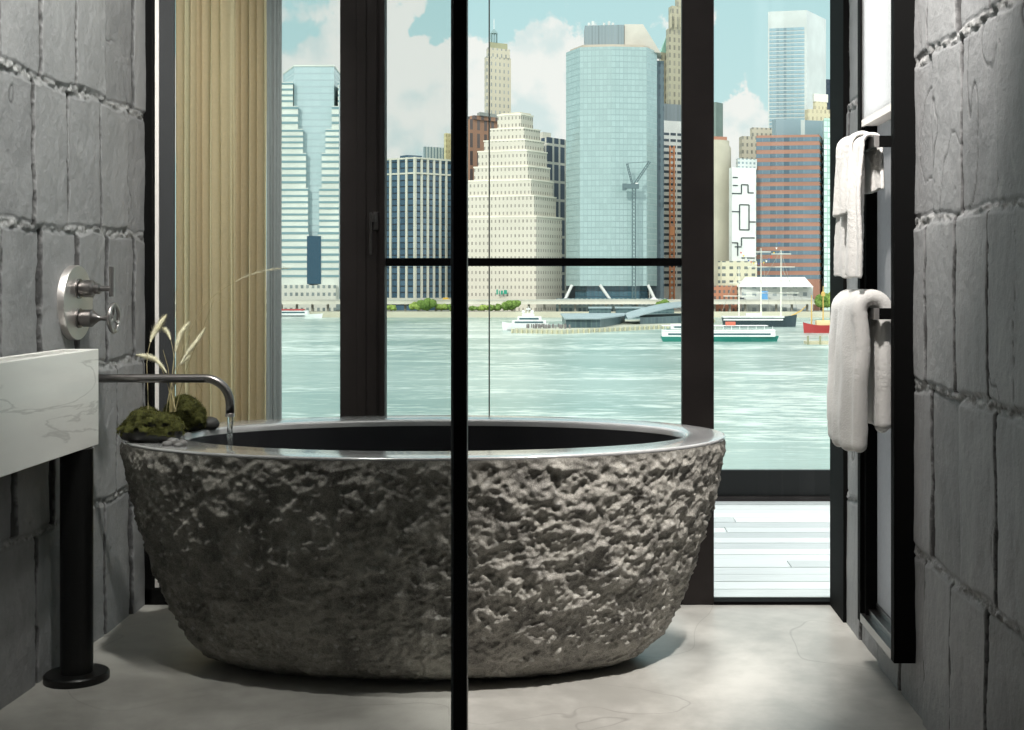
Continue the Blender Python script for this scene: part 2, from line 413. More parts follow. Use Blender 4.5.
COURSES = [-.03, .425, .86, 1.283, 1.70, 2.125, 2.56, 3.0, 3.45]
def block_wall(name, X, sign, seed, offs, hole=None):
    """wall of tall rough blocks; sign = direction into the room"""
    dy = .0045
    ys = np.concatenate([np.arange(YB, 2.3, .12), np.arange(2.3, YW+.002+dy, dy)]); zs = np.arange(0, ZC, .0048)
    Yg, Zg = np.meshgrid(ys, zs)
    wz = Zg + .012*fbm(Yg*7, Zg*0+seed, Zg*0, 4, seed) ; wy = Yg + .010*fbm(Yg*0+seed, Zg*9, Zg*0, 4, seed+3)+.005*fbm(Yg*50, Zg*50, Zg*0, 3, seed+4)
    ci = np.clip(np.searchsorted(COURSES, wz.ravel(), side='right').reshape(wz.shape)-1, 0, 7)
    Cz = np.array(COURSES)
    dh = np.minimum(wz-Cz[ci], Cz[np.minimum(ci+1, 8)]-wz)
    per = .248; off = np.array(offs)[ci]
    q = (wy-off)/per; bi = np.floor(q); fr = q-bi
    dv = np.minimum(fr, 1-fr)*per
    rnd = _h(bi.astype(np.int64)+50, ci.astype(np.int64), ci*0, seed)
    rnd2 = _h(bi.astype(np.int64)+50, ci.astype(np.int64), ci*0+1, seed)
    h = .010*(rnd-.5) + .020*(rnd2-.5)*(fr-.5)
    h = h + .0035*fbm(Yg*11, Zg*6, Zg*0+1, 5, seed+5)
    # ripples of trowelled / cast surface
    h = h + .0022*np.abs(fbm(Yg*16+rnd*9, Zg*9+rnd*5, Zg*0+2, 3, seed+6))
    gw = .0030 + .0030*sstep(fbm(Yg*5, Zg*9, Zg*0, 3, seed+8), -.3, .6)
    hn = fbm(Yg*8, Zg*4, Zg*0+9, 3, seed+30)
    groove = 1-sstep(dv, gw*1.2, gw*2.6)
    h = h - .011*groove; gdirt = 1-sstep(dv, gw*1.9, gw*3.1)
    mort = 1-sstep(dh, .003+.006*hn, .014+.012*hn)
    rough = fbm(Yg*38, Zg*38, Zg*0, 4, seed+10, .65)
    h = h*(1-mort) + mort*(-.002+.013*rough)
    edge = (1-sstep(np.abs(dh-.012-.008*hn), .001, .005))*(.5+.5*rough)
    h = h - .006*edge
    # cracks that wander over single blocks
    cr = np.abs(fbm(Yg*3.1+rnd*31, Zg*1.7+rnd2*17, Zg*0+5, 4, seed+12)); allow = (rnd2 > .62)
    gate = sstep(fbm(Yg*2.2, Zg*2.2, Zg*0+7, 2, seed+13), .0, .2)
    crk = (1-sstep(cr, .0025, .010))*allow*gate*(1-mort)
    h = h - .0025*crk
    pf1, pf2, pid = voro(Yg*12, Zg*12, Zg*0+.5, seed+20)
    pit = (1-sstep(pf1, .02, .09))*(pid > .72)
    h = h - .004*pit
    dirt = np.clip(gdirt*.93*(1-mort) + crk*.75 + pit*.5 + edge*.35*(1-mort*.5), 0, 1)
    V = np.stack([X+sign*h, Yg, Zg], -1)
    if sign > 0: V = V[:, ::-1]; a = [t[:, ::-1] for t in (mort, dirt, rnd)]
    else: a = [mort, dirt, rnd]
    o = grid_mesh(name, V, len(ys), len(zs), M['block'], attrs={'mortar': a[0], 'crack': a[1], 'tone': a[2]}, hole=hole)
    tag(o, kind='structure'); return o
block_wall('wall_left', XL, 1, 3, [.11, .25-.04, .13, .08, .125, .11, .0, .1])
block_wall('wall_right', XR, -1, 11, [.035, .22, .01, .215, .005, .23, .0, .1], hole=(3.375, 3.780, .165))

def struct(name, mb, m, parent=None, **kw):
    o = mb.build(name, m, parent, **kw)
    if parent is None: o['kind'] = 'structure'
    return o
struct('floor', MB().box((XL-.2, YB, -.12), (XR+.2, YW+.02, 0)), M['floor'])
struct('ceiling', MB().box((XL-.2, YB, ZC), (XR+.2, YW+.30, ZC+.2)), M['ceil'])
struct('wall_back', MB().box((XL-.2, YB-.2, 0), (XR+.2, YB, ZC)), M['backwall'])
mb = MB(); mb.box((XL-.30, YB-.2, -.12), (XL-.03, YW+.2, ZC+.2)); struct('wall_left_core', mb, M['backwall'])['kind'] = 'structure'
mb = MB(); mb.box((XR+.03, YB-.2, -.12), (XR+.2, 3.39, ZC+.2)); mb.box((XR+.03, 3.78, -.12), (XR+.2, YW+.2, ZC+.2)); mb.box((XR+.03, 3.39, -.12), (XR+.2, 3.78, .17))
struct('wall_right_core', mb, M['backwall'])['kind'] = 'structure'

# ---- deck, kerb outside
def deck():
    mb = MB(); y = YW+.17; rows = 0; cols = []
    while y < 6.62:
        wd = .118; x = -6+random.random()*2; 
        while x < 6:
            L = random.uniform(2.2, 4.2)
            z = -.012+random.uniform(-.0015, .0015); n0 = len(mb.f)
            mb.box((x+.002, y, -.05), (x+L-.002, y+wd-.006, z)); cols += [random.random()]*6
            x += L
        y += wd
    me_o = mb.build('deck_floor', M['deckwood']); me = me_o.data
    at = me.attributes.new('tone', 'FLOAT', 'FACE'); at.data.foreach_set('value', np.array(cols, dtype=np.float32))
    return tag(me_o, kind='structure')
def deck_mat():
    m = bpy.data.materials.new('weathered pale deck boards'); m.use_nodes = True; k = N(m.node_tree)
    b = m.node_tree.nodes['Principled BSDF']; tc = k.n('ShaderNodeTexCoord').outputs['Object']
    a = k.n('ShaderNodeAttribute', attribute_name='tone').outputs['Fac']
    mp = k.n('ShaderNodeMapping'); k.link(tc, mp.inputs[0]); mp.inputs['Scale'].default_value = (1, 14, 14)
    g = k.noise(mp.outputs[0], 6, 6, .65, .4)
    t = k.math('ADD', k.math('MULTIPLY', a, .5), k.math('MULTIPLY', g, .5))
    k.link(k.mix(k.ramp(t, .15, .75), (.58, .60, .60, 1), (.92, .93, .92, 1)), b.inputs['Base Color'])
    b.inputs['Roughness'].default_value = .6
    return m
M['deckwood'] = deck_mat()
deck()
struct('deck_slab', MB().box((-6, YW+.02, -.35), (6, 6.9, -.055)), M['backwall'])
mb = MB(); mb.box((-6, 6.63, -.02), (6, 6.66, .145)); struct('trim_1', mb, M['gloss_black'])
struct('trim_2', MB().box((-6, 6.60, -.012), (6, 6.63, .012)), M['bronze'])

# ---- window wall
ZT = ZC
def pane(name, x0, x1, z0, z1, y, parent, m=None):
    return MB().box((x0, y-.004, z0), (x1, y+.004, z1)).build(name, m or M['glass'], parent)
def px(x, d=YW): return (x-583)*d/1280
xa, xb, xc, xd = px(340), px(385), px(682), px(714)
xr_in = .897
w1 = empty('window_1', (0, 0, 0), kind='structure')      # left bay, behind the curtain
MB().box((XL-.03, YW, 0), (px(152), YW+.15, ZT)).build('window_frame', M['black'], w1, bevel=.002)
MB().box((px(157.3), YW+.02, .06), (px(172), YW+.034, ZT)).build('window_frame', M['charcoal'], w1)
MB().box((XL, YW, 0), (xa, YW+.15, .055)).build('window_sill', M['black'], w1, bevel=.002)
MB().box((px(153), YW+.02, .056), (px(156.8), YW+.045, ZT)).build('edge_strip', M['alu'], w1)
pane('glass_pane', px(157), xa, .055, ZT, YW+.125, w1)
w2 = empty('window_2', (0, 0, 0), kind='structure')      # wide middle bay with a crossbar
mb = MB(); mb.box((xa, YW, 0), (xb, YW+.045, ZT)); 
mb.box((px(357), YW-.004, 0), (px(366), YW, ZT)).box((px(367), YW-.006, 0), (px(377), YW, ZT)).box((px(380), YW-.008, 0), (px(385), YW, ZT))
mb.build('window_frame', M['bronze'], w2, bevel=.001)
MB().box((xc, YW, 0), (xd, YW+.045, ZT)).build('window_frame', M['bronze'], w2, bevel=.003)
MB().box((xb, YW+.012, EYE+(280-266)/287.6), (xc, YW+.05, EYE+(280-258)/287.6)).build('crossbar', M['black'], w2, bevel=.001)
MB().box((xb, YW, 0), (xc, YW+.06, .055)).build('window_sill', M['black'], w2, bevel=.002)
pane('glass_pane', xb, px(488), .055, ZT, YW+.032, w2); pane('glass_pane', px(488)+.004, xc, .055, ZT, YW+.032, w2)
MB().box((px(488), YW+.026, .055), (px(488)+.004, YW+.040, ZT)).build('glass_joint', M['gunmetal'], w2)
hb = MB(); hb.box((px(370.5), YW-.022, EYE+(280-255)/287.6), (px(372.8), YW-.014, EYE+(280-213)/287.6))
hb.box((px(370.5), YW-.02, EYE+(280-222)/287.6), (px(377), YW-.004, EYE+(280-214)/287.6)); hb.box((px(374), YW-.012, EYE+(280-230)/287.6), (px(378.5), YW-.003, EYE+(280-212)/287.6))
hb.build('window_handle', M['gunmetal'], w2, bevel=.001)
w3 = empty('window_3', (0, 0, 0), kind='structure')      # right bay beside the mirror frame
mb = MB(); mb.box((xr_in, YW-.0, 0), (XR+.05, YW+.15, ZT)); mb.build('window_frame', M['black'], w3, bevel=.002)
MB().box((XR-.012, YW-.23, 0), (XR+.04, YW-.001, ZT)).build('jamb', M['black'], w3, bevel=.002)
MB().box((xd, YW, -.01), (xr_in, YW+.06, .012)).build('window_sill', M['black'], w3, bevel=.002)
pane('glass_pane', xd, xr_in, .012, ZT, YW+.032, w3)

# ---- side window in the right wall (steel box frame)
Y0, Y1, XF = 3.354, 3.80, .815
w4 = empty('window_4', (0, 0, 0), kind='structure')
mb = MB()
MB().box((XF, Y0, .125), (XR+.03, Y0+.035, ZT)).build('window_frame', M['black'], w4, bevel=.001)
MB().box((XF, Y1-.035, .125), (XR+.03, Y1, ZT)).build('window_frame', M['black'], w4, bevel=.001)
mb = MB(); mb.box((XF, Y0+.035, .125), (XR+.02, Y1-.035, .150)); mb.box((XF+.02, Y0+.035, .150), (XR+.02, Y1-.035, .168)); mb.box((XF+.040, Y0+.035, .168), (XR+.02, Y1-.035, .185))
mb.build('window_sill', M['gunmetal'], w4, bevel=.001)
mb = MB(); mb.box((XF+.012, Y1-.060, .150), (XF+.045, Y1-.035, ZT)); mb.build('sash_stile', M['black'], w4)
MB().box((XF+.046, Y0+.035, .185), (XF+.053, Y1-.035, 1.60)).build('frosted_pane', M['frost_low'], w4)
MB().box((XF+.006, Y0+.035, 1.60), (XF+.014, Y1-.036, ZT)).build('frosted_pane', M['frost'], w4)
MB().box((XF+.004, Y0+.035, 1.580), (XF+.050, Y1-.036, 1.60)).build('sash_rail', M['alu'], w4)

# ================================================================== BATH
TX, TY, TH = -.469, 3.834, .67
tub = empty('bathtub', (TX, TY, 0), label='large oval freestanding bathtub hewn from rough dark grey stone with polished rim', cat='bathtub')
def tub_shell():
    zk = [0, .012, .03, .076, .172, .292, .41, .53, .60, .655]
    ak = [.580, .622, .656, .706, .758, .804, .841, .873, .885, .892]
    nz = 190; nt = 1100
    t = np.linspace(0, 1, nz); zz = .662*(t*.93+.07*t**2)
    a = np.interp(zz, zk, ak)
    ker = np.ones(9)/9; a = np.convolve(np.pad(a, 4, mode='edge'), ker, 'valid')
    th = np.linspace(0, 2*PI, nt, endpoint=False)
    TT, ZZ = np.meshgrid(th, zz); AA = np.repeat(a[:, None], nt, 1); BB = AA-.366
    X, Y = AA*np.cos(TT), BB*np.sin(TT)
    nx, ny = BB*np.cos(TT), AA*np.sin(TT); L = np.sqrt(nx*nx+ny*ny); nx /= L; ny /= L
    wx = X+.012*fbm(X*22, Y*22, ZZ*22, 2, 40); wz = ZZ+.012*fbm(X*22, Y*22, ZZ*22, 2, 45)
    f1, f2, _ = voro(wx*26, Y*26, wz*22, 5)
    g1, g2, _ = voro(wx*55+5, Y*55, wz*50, 8)
    d = .015*(np.clip(f1, 0, 1)**1.5-.35) + .0105*(np.clip(g1, 0, 1)**1.5-.3)
    d += .006*fbm(X*9, Y*9, ZZ*9, 3, 50) + .0052*fbm(X*80, Y*80, ZZ*80, 3, 52, .6)
    r1, r2, rid = voro(X*12+3, Y*12, ZZ*12, 21)
    d += .009*(rid-.5)*sstep(r2-r1, 0, .12)
    d *= sstep(.662-ZZ, -.005, .030)
    led = (1-sstep(ZZ, .06, .10+.0*ZZ+.03*0))*.006
    d = d - led*(fbm(X*14, Y*14, ZZ*3, 2, 60) > 0)
    Vx = X+nx*d; Vy = Y+ny*d
    V = np.stack([Vx, Vy, ZZ], -1)
    return grid_mesh('outer_shell', V, nt, nz, M['tub_rough'], tub, closed_u=True)
tub_shell()
# rim: rounded outside edge -> flat top -> inner edge, one ring
def ring(name, rows, m, seg=160, cap=False):
    V = []
    for (cx, a, b, z) in rows:
        for q in range(seg):
            t = 2*PI*q/seg; V.append((cx+a*math.cos(t), b*math.sin(t), z))
    o = grid_mesh(name, V, seg, len(rows), m, tub, closed_u=True)
    return smooth_angle(o, 50)
ring('rim', [(0, .885, .518, .655), (0, .892, .525, .660), (0, .894, .527, .663), (0, .894, .527, .667), (0, .892, .525, .6695), (0, .888, .521, .670),
             (.027, .757, .394, .670), (.027, .751, .388, .668), (.027, .748, .385, .663), (.027, .746, .383, .650)], M['tub_polish'])
ring('basin', [(.027, .7465, .3835, .652), (.027, .735, .375, .56), (.025, .70, .355, .40), (.02, .66, .33, .28), (.02, .60, .29, .20), (.02, .50, .22, .165), (.02, .3, .12, .155), (.02, .03, .03, .150), (.02, .001, .001, .150)], M['tub_inner'])
MB().lathe([(0.001, .150), (.032, .151), (.034, .156), (.028, .159), (.001, .159)], (.02, 0, 0), seg=28).build('drain', M['chrome'], tub, smooth=True)

# spout
def arc(c, r, a0, a1, n):   # in XZ plane
    return [(c[0]+r*math.cos(a0+(a1-a0)*i/n), c[1], c[2]+r*math.sin(a0+(a1-a0)*i/n)) for i in range(n+1)]
SX, SY, SZ = -1.048, 3.80, .838
sp = empty('bath_spout', (XL, SY, SZ), label='long dark metal wall spout bending down over the left end of the bathtub', cat='faucet')
pts = [(0, 0, 0), (.2, 0, 0), (SX-XL-.075, 0, 0)] + arc((SX-XL-.075, 0, -.075), .075, PI/2, 0, 12) + [(SX-XL, 0, -.112)]
MB().tube(pts, .0128, 24).build('spout_pipe', M['gunmetal'], sp, smooth=False).data.shade_smooth()
MB().lathe([(.034, 0), (.034, .006), (.030, .010), (.013, .011)], axis='x').build('flange', M['gunmetal'], sp)
MB().tube([(SX-XL, 0, -.104), (SX-XL, 0, -.1135)], .0134, 24).build('aerator', M['chrome'], sp)
M['water_stream'] = mat('running water', (.93, .97, .97), .03, trans=.92, ior=1.33, bump=(60, .6, .004))
mb = MB(); zz = [.727-(.727-.155)*i/40 for i in range(41)]
mb.tube([(SX+.0012*math.sin(i*1.3), SY+.001*math.cos(i*1.7), z) for i, z in enumerate(zz)], [.0085-.003*min(1, i/25)+.0008*math.sin(i*2.1) for i in range(41)], 14)
tag(smooth_angle(mb.build('water_stream', M['water_stream'])), 'thin clear stream of water falling from the spout into the bathtub', 'water')

# mixer valve
VY, VZ = 3.825, 1.062
vv = empty('shower_valve', (XL, VY, VZ), label='round brushed metal mixer plate with lever and wheel handle on the left wall', cat='shower valve')
smooth_angle(MB().lathe([(.112, -.02), (.112, .016), (.110, .019), (.001, .0195)], axis='x', seg=64).build('wall_plate', M['chrome'], vv))
for zc, kind in ((.042, 'lever'), (-.046, 'wheel')):
    o = MB().lathe([(.030, .018), (.030, .024), (.022, .026), (.022, .033), (.026, .034), (.026, .060), (.020, .066), (.016, .068)], (0, 0, zc), 'x', 32).build('valve_body', M['gunmetal'], vv); smooth_angle(o)
    if kind == 'lever':
        smooth_angle(MB().lathe([(.016, .066), (.016, .082), (.008, .086), (.008, .118)], (0, 0, zc), 'x', 24).build('stem', M['gunmetal'], o))
        smooth_angle(MB().tube([(.118, 0, zc-.024), (.118, 0, zc+.066)], .0085, 20).build('lever_handle', M['steel'], o))
    else:
        smooth_angle(MB().lathe([(.020, .066), (.010, .078), (.007, .085), (.009, .112), (.010, .126)], (0, 0, zc), 'x', 24).build('stem', M['gunmetal'], o))
        wh = MB(); ringp = [(.124, .040*math.cos(2*PI*i/40), zc+.040*math.sin(2*PI*i/40)) for i in range(41)]
        wh.tube(ringp, .0065, 12, caps=False)
        for i in range(3):
            an = PI/2+i*2*PI/3; wh.tube([(.122, 0, zc), (.124, .040*math.cos(an), zc+.040*math.sin(an))], .0045, 10)
        smooth_angle(wh.build('wheel_handle', M['steel'], o), 60)

# ================================================================== VANITY
VXF, VY0, VY1, VT, VBt = -1.400, 2.55, 3.70, .931, .655
va = empty('washbasin', (XL, VY1, 0), label='white veined marble trough washbasin on the left wall with black leg', cat='sink')
mb = MB(); g = lambda *a: mb.box((a[0]-XL, a[1]-VY1, a[2]), (a[3]-XL, a[4]-VY1, a[5]))
g(VXF-.025, VY0, VBt, VXF, VY1, VT); mb.build('front_slab', M['marble'], va, bevel=.002)
mb = MB(); g(XL+.022, VY1-.03, VBt, VXF-.0255, VY1, VT); mb.build('end_slab', M['marble'], va, bevel=.002); mb = MB(); g(XL+.022, VY0, VBt, VXF-.0255, VY0+.03, VT); mb.build('end_slab', M['marble'], va, bevel=.002)
mb = MB(); g(XL+.022, VY0+.031, VBt, XL+.036, VY1-.031, VT); mb.build('back_slab', M['marble'], va, bevel=.002)
mb = MB(); g(XL+.037, VY0+.031, VT-.12, VXF-.026, VY1-.031, VT-.10); mb.build('basin', M['tub_inner'], va)
leg = empty('leg', (0, 0, 0)); leg.parent = va
LX, LY = -1.432, 3.62
smooth_angle(MB().tube([(LX-XL, LY-VY1, .008), (LX-XL, LY-VY1, VBt-.001)], .0445, 48).build('post', M['gloss_black'], va))
smooth_angle(MB().lathe([(.088, 0.0), (.088, .018), (.084, .022), (.046, .023)], (LX-XL, LY-VY1, 0), 'z', 56).build('base_flange', M['gloss_black'], va))
bpy.data.objects.remove(leg)

# ================================================================== SHOWER SCREEN
GY = 2.2
gs = empty('shower_screen', (-.21, GY, 0), label='clear glass shower screen ending in a slim black steel post near the camera', cat='shower screen')
MB().box((-.0115, -.012, 0), (.0115, .012, ZC-.002)).build('post', M['gloss_black'], gs, bevel=.001)
MB().box((XL+.225, -.004, .012), (-.0125, .004, ZC-.01)).build('glass_pane', M['screen_glass'], gs)
MB().box((-.0165, -.006, .012), (-.0120, .006, ZC-.01)).build('edge_seal', mat('seal', (.22, .25, .26), .4), gs)

# ================================================================== TOWELS
RX = .782
def rail(name, z, label):
    r = empty(name, (RX, 3.41, z), label=label, cat='towel rail', group='towel rails on the side window frame')
    rb_ = MB().box((-.006, 0, -.015), (.006, .36, .015)).build('rail', M['gunmetal'], r, bevel=.001)
    MB().box((.0065, 0, -.015), (XF+.046-RX-.001, .014, .015)).build('bracket', M['black'], r, bevel=.001)
    MB().box((.0065, .346, -.015), (XF+.046-RX-.001, .36, .015)).build('bracket', M['black'], r, bevel=.001)
    MB().box((-.0065, -.003, -.0155), (.0065, -.0005, .0155)).build('end_cap', M['chrome'], rb_)
rail('towel_rail', 1.500, 'upper flat metal towel rail on the black side window frame')
rail('towel_rail', 1.040, 'lower flat metal towel rail on the black side window frame')

def towel_mesh(name, X0, zr, yc, w_top, w_bot, Lf, Lb, R, th, amp, fold, seed, parent=None):
    """thick cloth over a rail: front hem -> over the rail -> back hem; closed rounded cross-section"""
    tot = Lf+PI*R+Lb; h = th/2; ns = 130; ne = 7
    S = [h*(1-math.cos(PI/2*i/ne)) for i in range(ne)] + list(np.linspace(h, tot-h, ns)) + [tot-h*(1-math.cos(PI/2*(ne-1-i)/ne)) for i in range(ne)]
    T = [max(.02, math.sin(PI/2*i/ne)) for i in range(ne)] + [1]*ns + [max(.02, math.sin(PI/2*(ne-1-i)/ne)) for i in range(ne)]
    nf, nc = 60, 10; loop = []
    for j in range(nf): loop.append((-.5+j/(nf-1), 0, 1))            # outer side
    for j in range(1, nc): a = PI/2-PI*j/nc; loop.append((.5, math.cos(a), math.sin(a)))
    for j in range(nf): loop.append((.5-j/(nf-1), 0, -1))
    for j in range(1, nc): a = -PI/2-PI*j/nc; loop.append((-.5, math.cos(a), math.sin(a)))
    V = np.zeros((len(S), len(loop), 3))
    for i, (s_, tk) in enumerate(zip(S, T)):
        if s_ < Lf: x, z, nx, nz, hang = -R, -(Lf-s_), -1, 0, Lf-s_
        elif s_ < Lf+PI*R: a = (s_-Lf)/R; x, z, nx, nz, hang = -R*math.cos(a), R*math.sin(a), -math.cos(a), math.sin(a), 0
        else: x, z, nx, nz, hang = R, -(s_-Lf-PI*R), 1, 0, s_-Lf-PI*R
        hh = min(1, hang/.30); ff = min(1, hang/.12)
        for j, (u, cap, side) in enumerate(loop):
            wd = w_top+(w_bot-w_top)*hh; hs = h*tk*(1+.07*mnoise.noise(Vector((u*6, s_*9, seed+side))))
            y = yc+u*wd+cap*h*tk*.9+.007*mnoise.noise(Vector((s_*7, seed, 3.1+(u > 0)*4)))
            ph = seed+u*fold*2*PI
            f = amp*(.3+.7*ff)*(math.sin(ph+.5*math.sin(s_*7))+.5*math.sin(2.3*ph+seed))+.005*mnoise.noise(Vector((u*5+seed, s_*7, seed)))
            if nx < 0: xx = x-f-.010*hh
            else: xx = x+.5*f
            xx += .0013*mnoise.noise(Vector((u*45, s_*110, seed+side)))
            zz = z+.012*mnoise.noise(Vector((u*5+seed, 9.2, nx)))*hh
            V[i, j] = (X0+xx+nx*hs*side, y, zr+zz+nz*hs*side)
    return grid_mesh(name, V.reshape(-1, 3), len(loop), len(S), M['terry'], parent, closed_u=True)
t1 = towel_mesh('hand_towel', RX, 1.503, 3.585, .25, .31, .365, .13, .021, .011, .009, 2.2, 1.3)
tag(t1, 'thin white towel hanging from the upper rail with a short folded flap', 'towel')
f1 = towel_mesh('folded_flap', RX-.001, 1.505, 3.655, .16, .17, .19, .04, .036, .012, .006, 1.4, 4.3, None)
f1.parent = t1
t2 = towel_mesh('bath_towel', RX, 1.046, 3.60, .28, .29, .385, .325, .038, .041, .010, 1.3, 2.2)
tag(t2, 'thick plush white towel draped over the lower rail', 'towel')

# ================================================================== CURTAIN
def curtain(name, x0, x1, m, n_f, amp, seed, y, label, cat, z0=.07, z1=ZC-.02):
    nu, nv = int(n_f*26), 24; V = np.zeros((nv, nu, 3))
    for i in range(nv):
        z = z0+(z1-z0)*i/(nv-1)
        for j in range(nu):
            u = j/(nu-1)
            uu = u+.020*mnoise.noise(Vector((u*9+seed, z*.5, 0)))*math.sin(PI*u)
            ph = uu*n_f*2*PI + 2.2*math.sin(u*13+seed)+1.3*math.sin(u*29+seed*2)+1.0*mnoise.noise(Vector((u*14, z*.45, seed)))
            am = amp*(.75+.5*mnoise.noise(Vector((u*11+seed*3, z*.3, 1.0))))
            V[i, j] = (x0+(x1-x0)*uu+.006*math.cos(ph*2), y+am*math.sin(ph), z)
    return tag(grid_mesh(name, V.reshape(-1, 3), nu, nv, m), label, cat)
curtain('curtain', px(173.5, 4.52), px(265.5, 4.52), M['curtain'], 10, .040, 2.0, YW+.072, 'beige pleated linen curtain hanging at the left of the window', 'curtain')
curtain('sheer_curtain', px(266, 4.53), px(281.5, 4.53), M['lining'], 1.0, .014, 5.0, YW+.075, 'narrow grey blue sheer curtain edge beside the beige curtain', 'curtain')

# ================================================================== MOSSY STONES, PEBBLES, GRASSES ON THE RIM
M['rock'] = mat('dark river rock', (.035, .034, .032), .6, bump=(40, .5, .004), var=(20, .4))
M['pebble'] = mat('grey pebble', (.16, .155, .15), .45, bump=(60, .2, .002), var=(30, .3))
M['pebble_white'] = mat('white pebble', (.55, .54, .52), .5, var=(30, .2))
M['moss'] = mat('green moss', (.050, .052, .016), .95, 0, .1, var=(55, .65))
M['moss_tip'] = mat('moss tips', (.19, .185, .06), .9, 0, .1, var=(45, .5))
def rock_v(rx, ry, rz, seed, amp, lvl=4):
    import bmesh
    bm = bmesh.new(); bmesh.ops.create_icosphere(bm, subdivisions=lvl, radius=1)
    vs = []
    for v in bm.verts:
        p = v.co.copy(); d = 1+amp*mnoise.fractal(p*1.5+Vector((seed, 0, 0)), 1, 2, 4)
        z = p.z*d
        if z < 0: z = -abs(z)**.6*.75 if abs(z) < .75 else -.63
        v.co = Vector((p.x*d*rx, p.y*d*ry, z*rz))
    return bm
def bm_obj(name, bm, m, parent=None, loc=(0, 0, 0)):
    me = bpy.data.meshes.new(name); bm.to_mesh(me); bm.free()
    for q in (m if isinstance(m, list) else [m]): me.materials.append(q)
    me.shade_smooth(); o = bpy.data.objects.new(name, me); C.objects.link(o); o.location = loc
    if parent is not None: o.parent = parent
    return o
ZR = TH
def at_rim(x, d): return ((x-583)*d/1280, d)
def mossy(x, d, rx, ry, rz, seed, label, moss_lo=-.1, tilt=0):
    X, Y = at_rim(x, d); e = empty('mossy_stone', (X, Y, ZR), tilt, label=label, cat='stone', group='mossy stones on the bathtub rim')
    bm = rock_v(rx, ry, rz, seed, .22); zmin = min(v.co.z for v in bm.verts)
    bm_obj('stone', bm, M['rock'], e, (0, 0, -zmin))
    bm = rock_v(rx, ry, rz, seed, .22, 5)
    import bmesh
    bm.normal_update(); rng = random.Random(seed); tips = []
    kill = []
    for v in bm.verts:
        lim = moss_lo+.28*mnoise.noise(v.co*38+Vector((seed, 5, 1)))
        if v.normal.z < lim: kill.append(v)
    off = {}
    for v in bm.verts: off[v] = v.co + v.normal*(.0035+.003*(mnoise.noise(v.co*170)+1)+.003*(mnoise.noise(v.co*60)+.5))
    for v, c in off.items(): v.co = c
    bmesh.ops.delete(bm, geom=kill, context='VERTS'); bm.normal_update()
    base = [(v.co.copy(), v.normal.copy()) for v in bm.verts]
    for f in bm.faces: f.material_index = 0
    for (co, no) in base:
        for _ in range(3):
            d_ = (no + Vector((rng.uniform(-.8, .8), rng.uniform(-.8, .8), rng.uniform(-.2, .8)))).normalized()
            L = rng.uniform(.003, .008); s_ = d_.cross(Vector((rng.random(), rng.random(), rng.random()))).normalized()*.0006
            c2 = co+Vector((rng.uniform(-.003, .003), rng.uniform(-.003, .003), 0))
            a, b, c = bm.verts.new(c2-s_), bm.verts.new(c2+s_), bm.verts.new(c2+d_*L)
            f = bm.faces.new((a, b, c)); f.material_index = 1 if rng.random() < .55 else 0
    bm_obj('moss', bm, [M['moss'], M['moss_tip']], e, (0, 0, -zmin))
    return e
mossy(151.5, 3.66, .083, .060, .048, 1.7, 'biggest mossy dark stone at the outer left edge of the bathtub rim', 0)
mossy(146, 3.925, .046, .040, .036, 4.1, 'low moss-covered stone behind the biggest one, nearest the left wall')
mossy(184, 3.92, .058, .050, .058, 8.3, 'tall rounded mossy stone on the rim beside the spout', -.35)
def stone(x, d, rx, ry, rz, seed, m, label, rot=0, name='pebble', zo=0):
    X, Y = at_rim(x, d); bm = rock_v(rx, ry, rz, seed, .10, 3); zmin = min(v.co.z for v in bm.verts)
    for v in bm.verts: v.co.z -= zmin
    o = bm_obj(name, bm, m); o.location = (X, Y, ZR+zo); o.rotation_euler = (0, 0, rot)
    return tag(o, label, 'stone' if name != 'pebble' else 'pebble', None if name != 'pebble' else 'pebbles on the bathtub rim')
stone(208.5, 3.97, .034, .028, .022, 3.3, M['rock'], 'smooth bare dark stone right of the tall mossy stone', name='stone')
stone(173, 3.575, .019, .015, .012, 6.1, M['pebble'], 'mid grey pebble leaning at the foot of the biggest mossy stone', .4)
stone(182, 3.56, .016, .013, .010, 7.7, M['pebble'], 'grey pebble furthest right on the front of the rim', -.5)
stone(167, 3.555, .014, .012, .008, 9.2, M['pebble'], 'small flat grey pebble furthest left of the grey ones', .2)
stone(178, 3.535, .012, .010, .007, 2.4, M['pebble'], 'tiny grey pebble in front of the other pebbles', .9)
stone(124.5, 3.76, .013, .011, .008, 5.5, M['pebble_white'], 'small white pebble at the extreme left tip of the rim', .3)

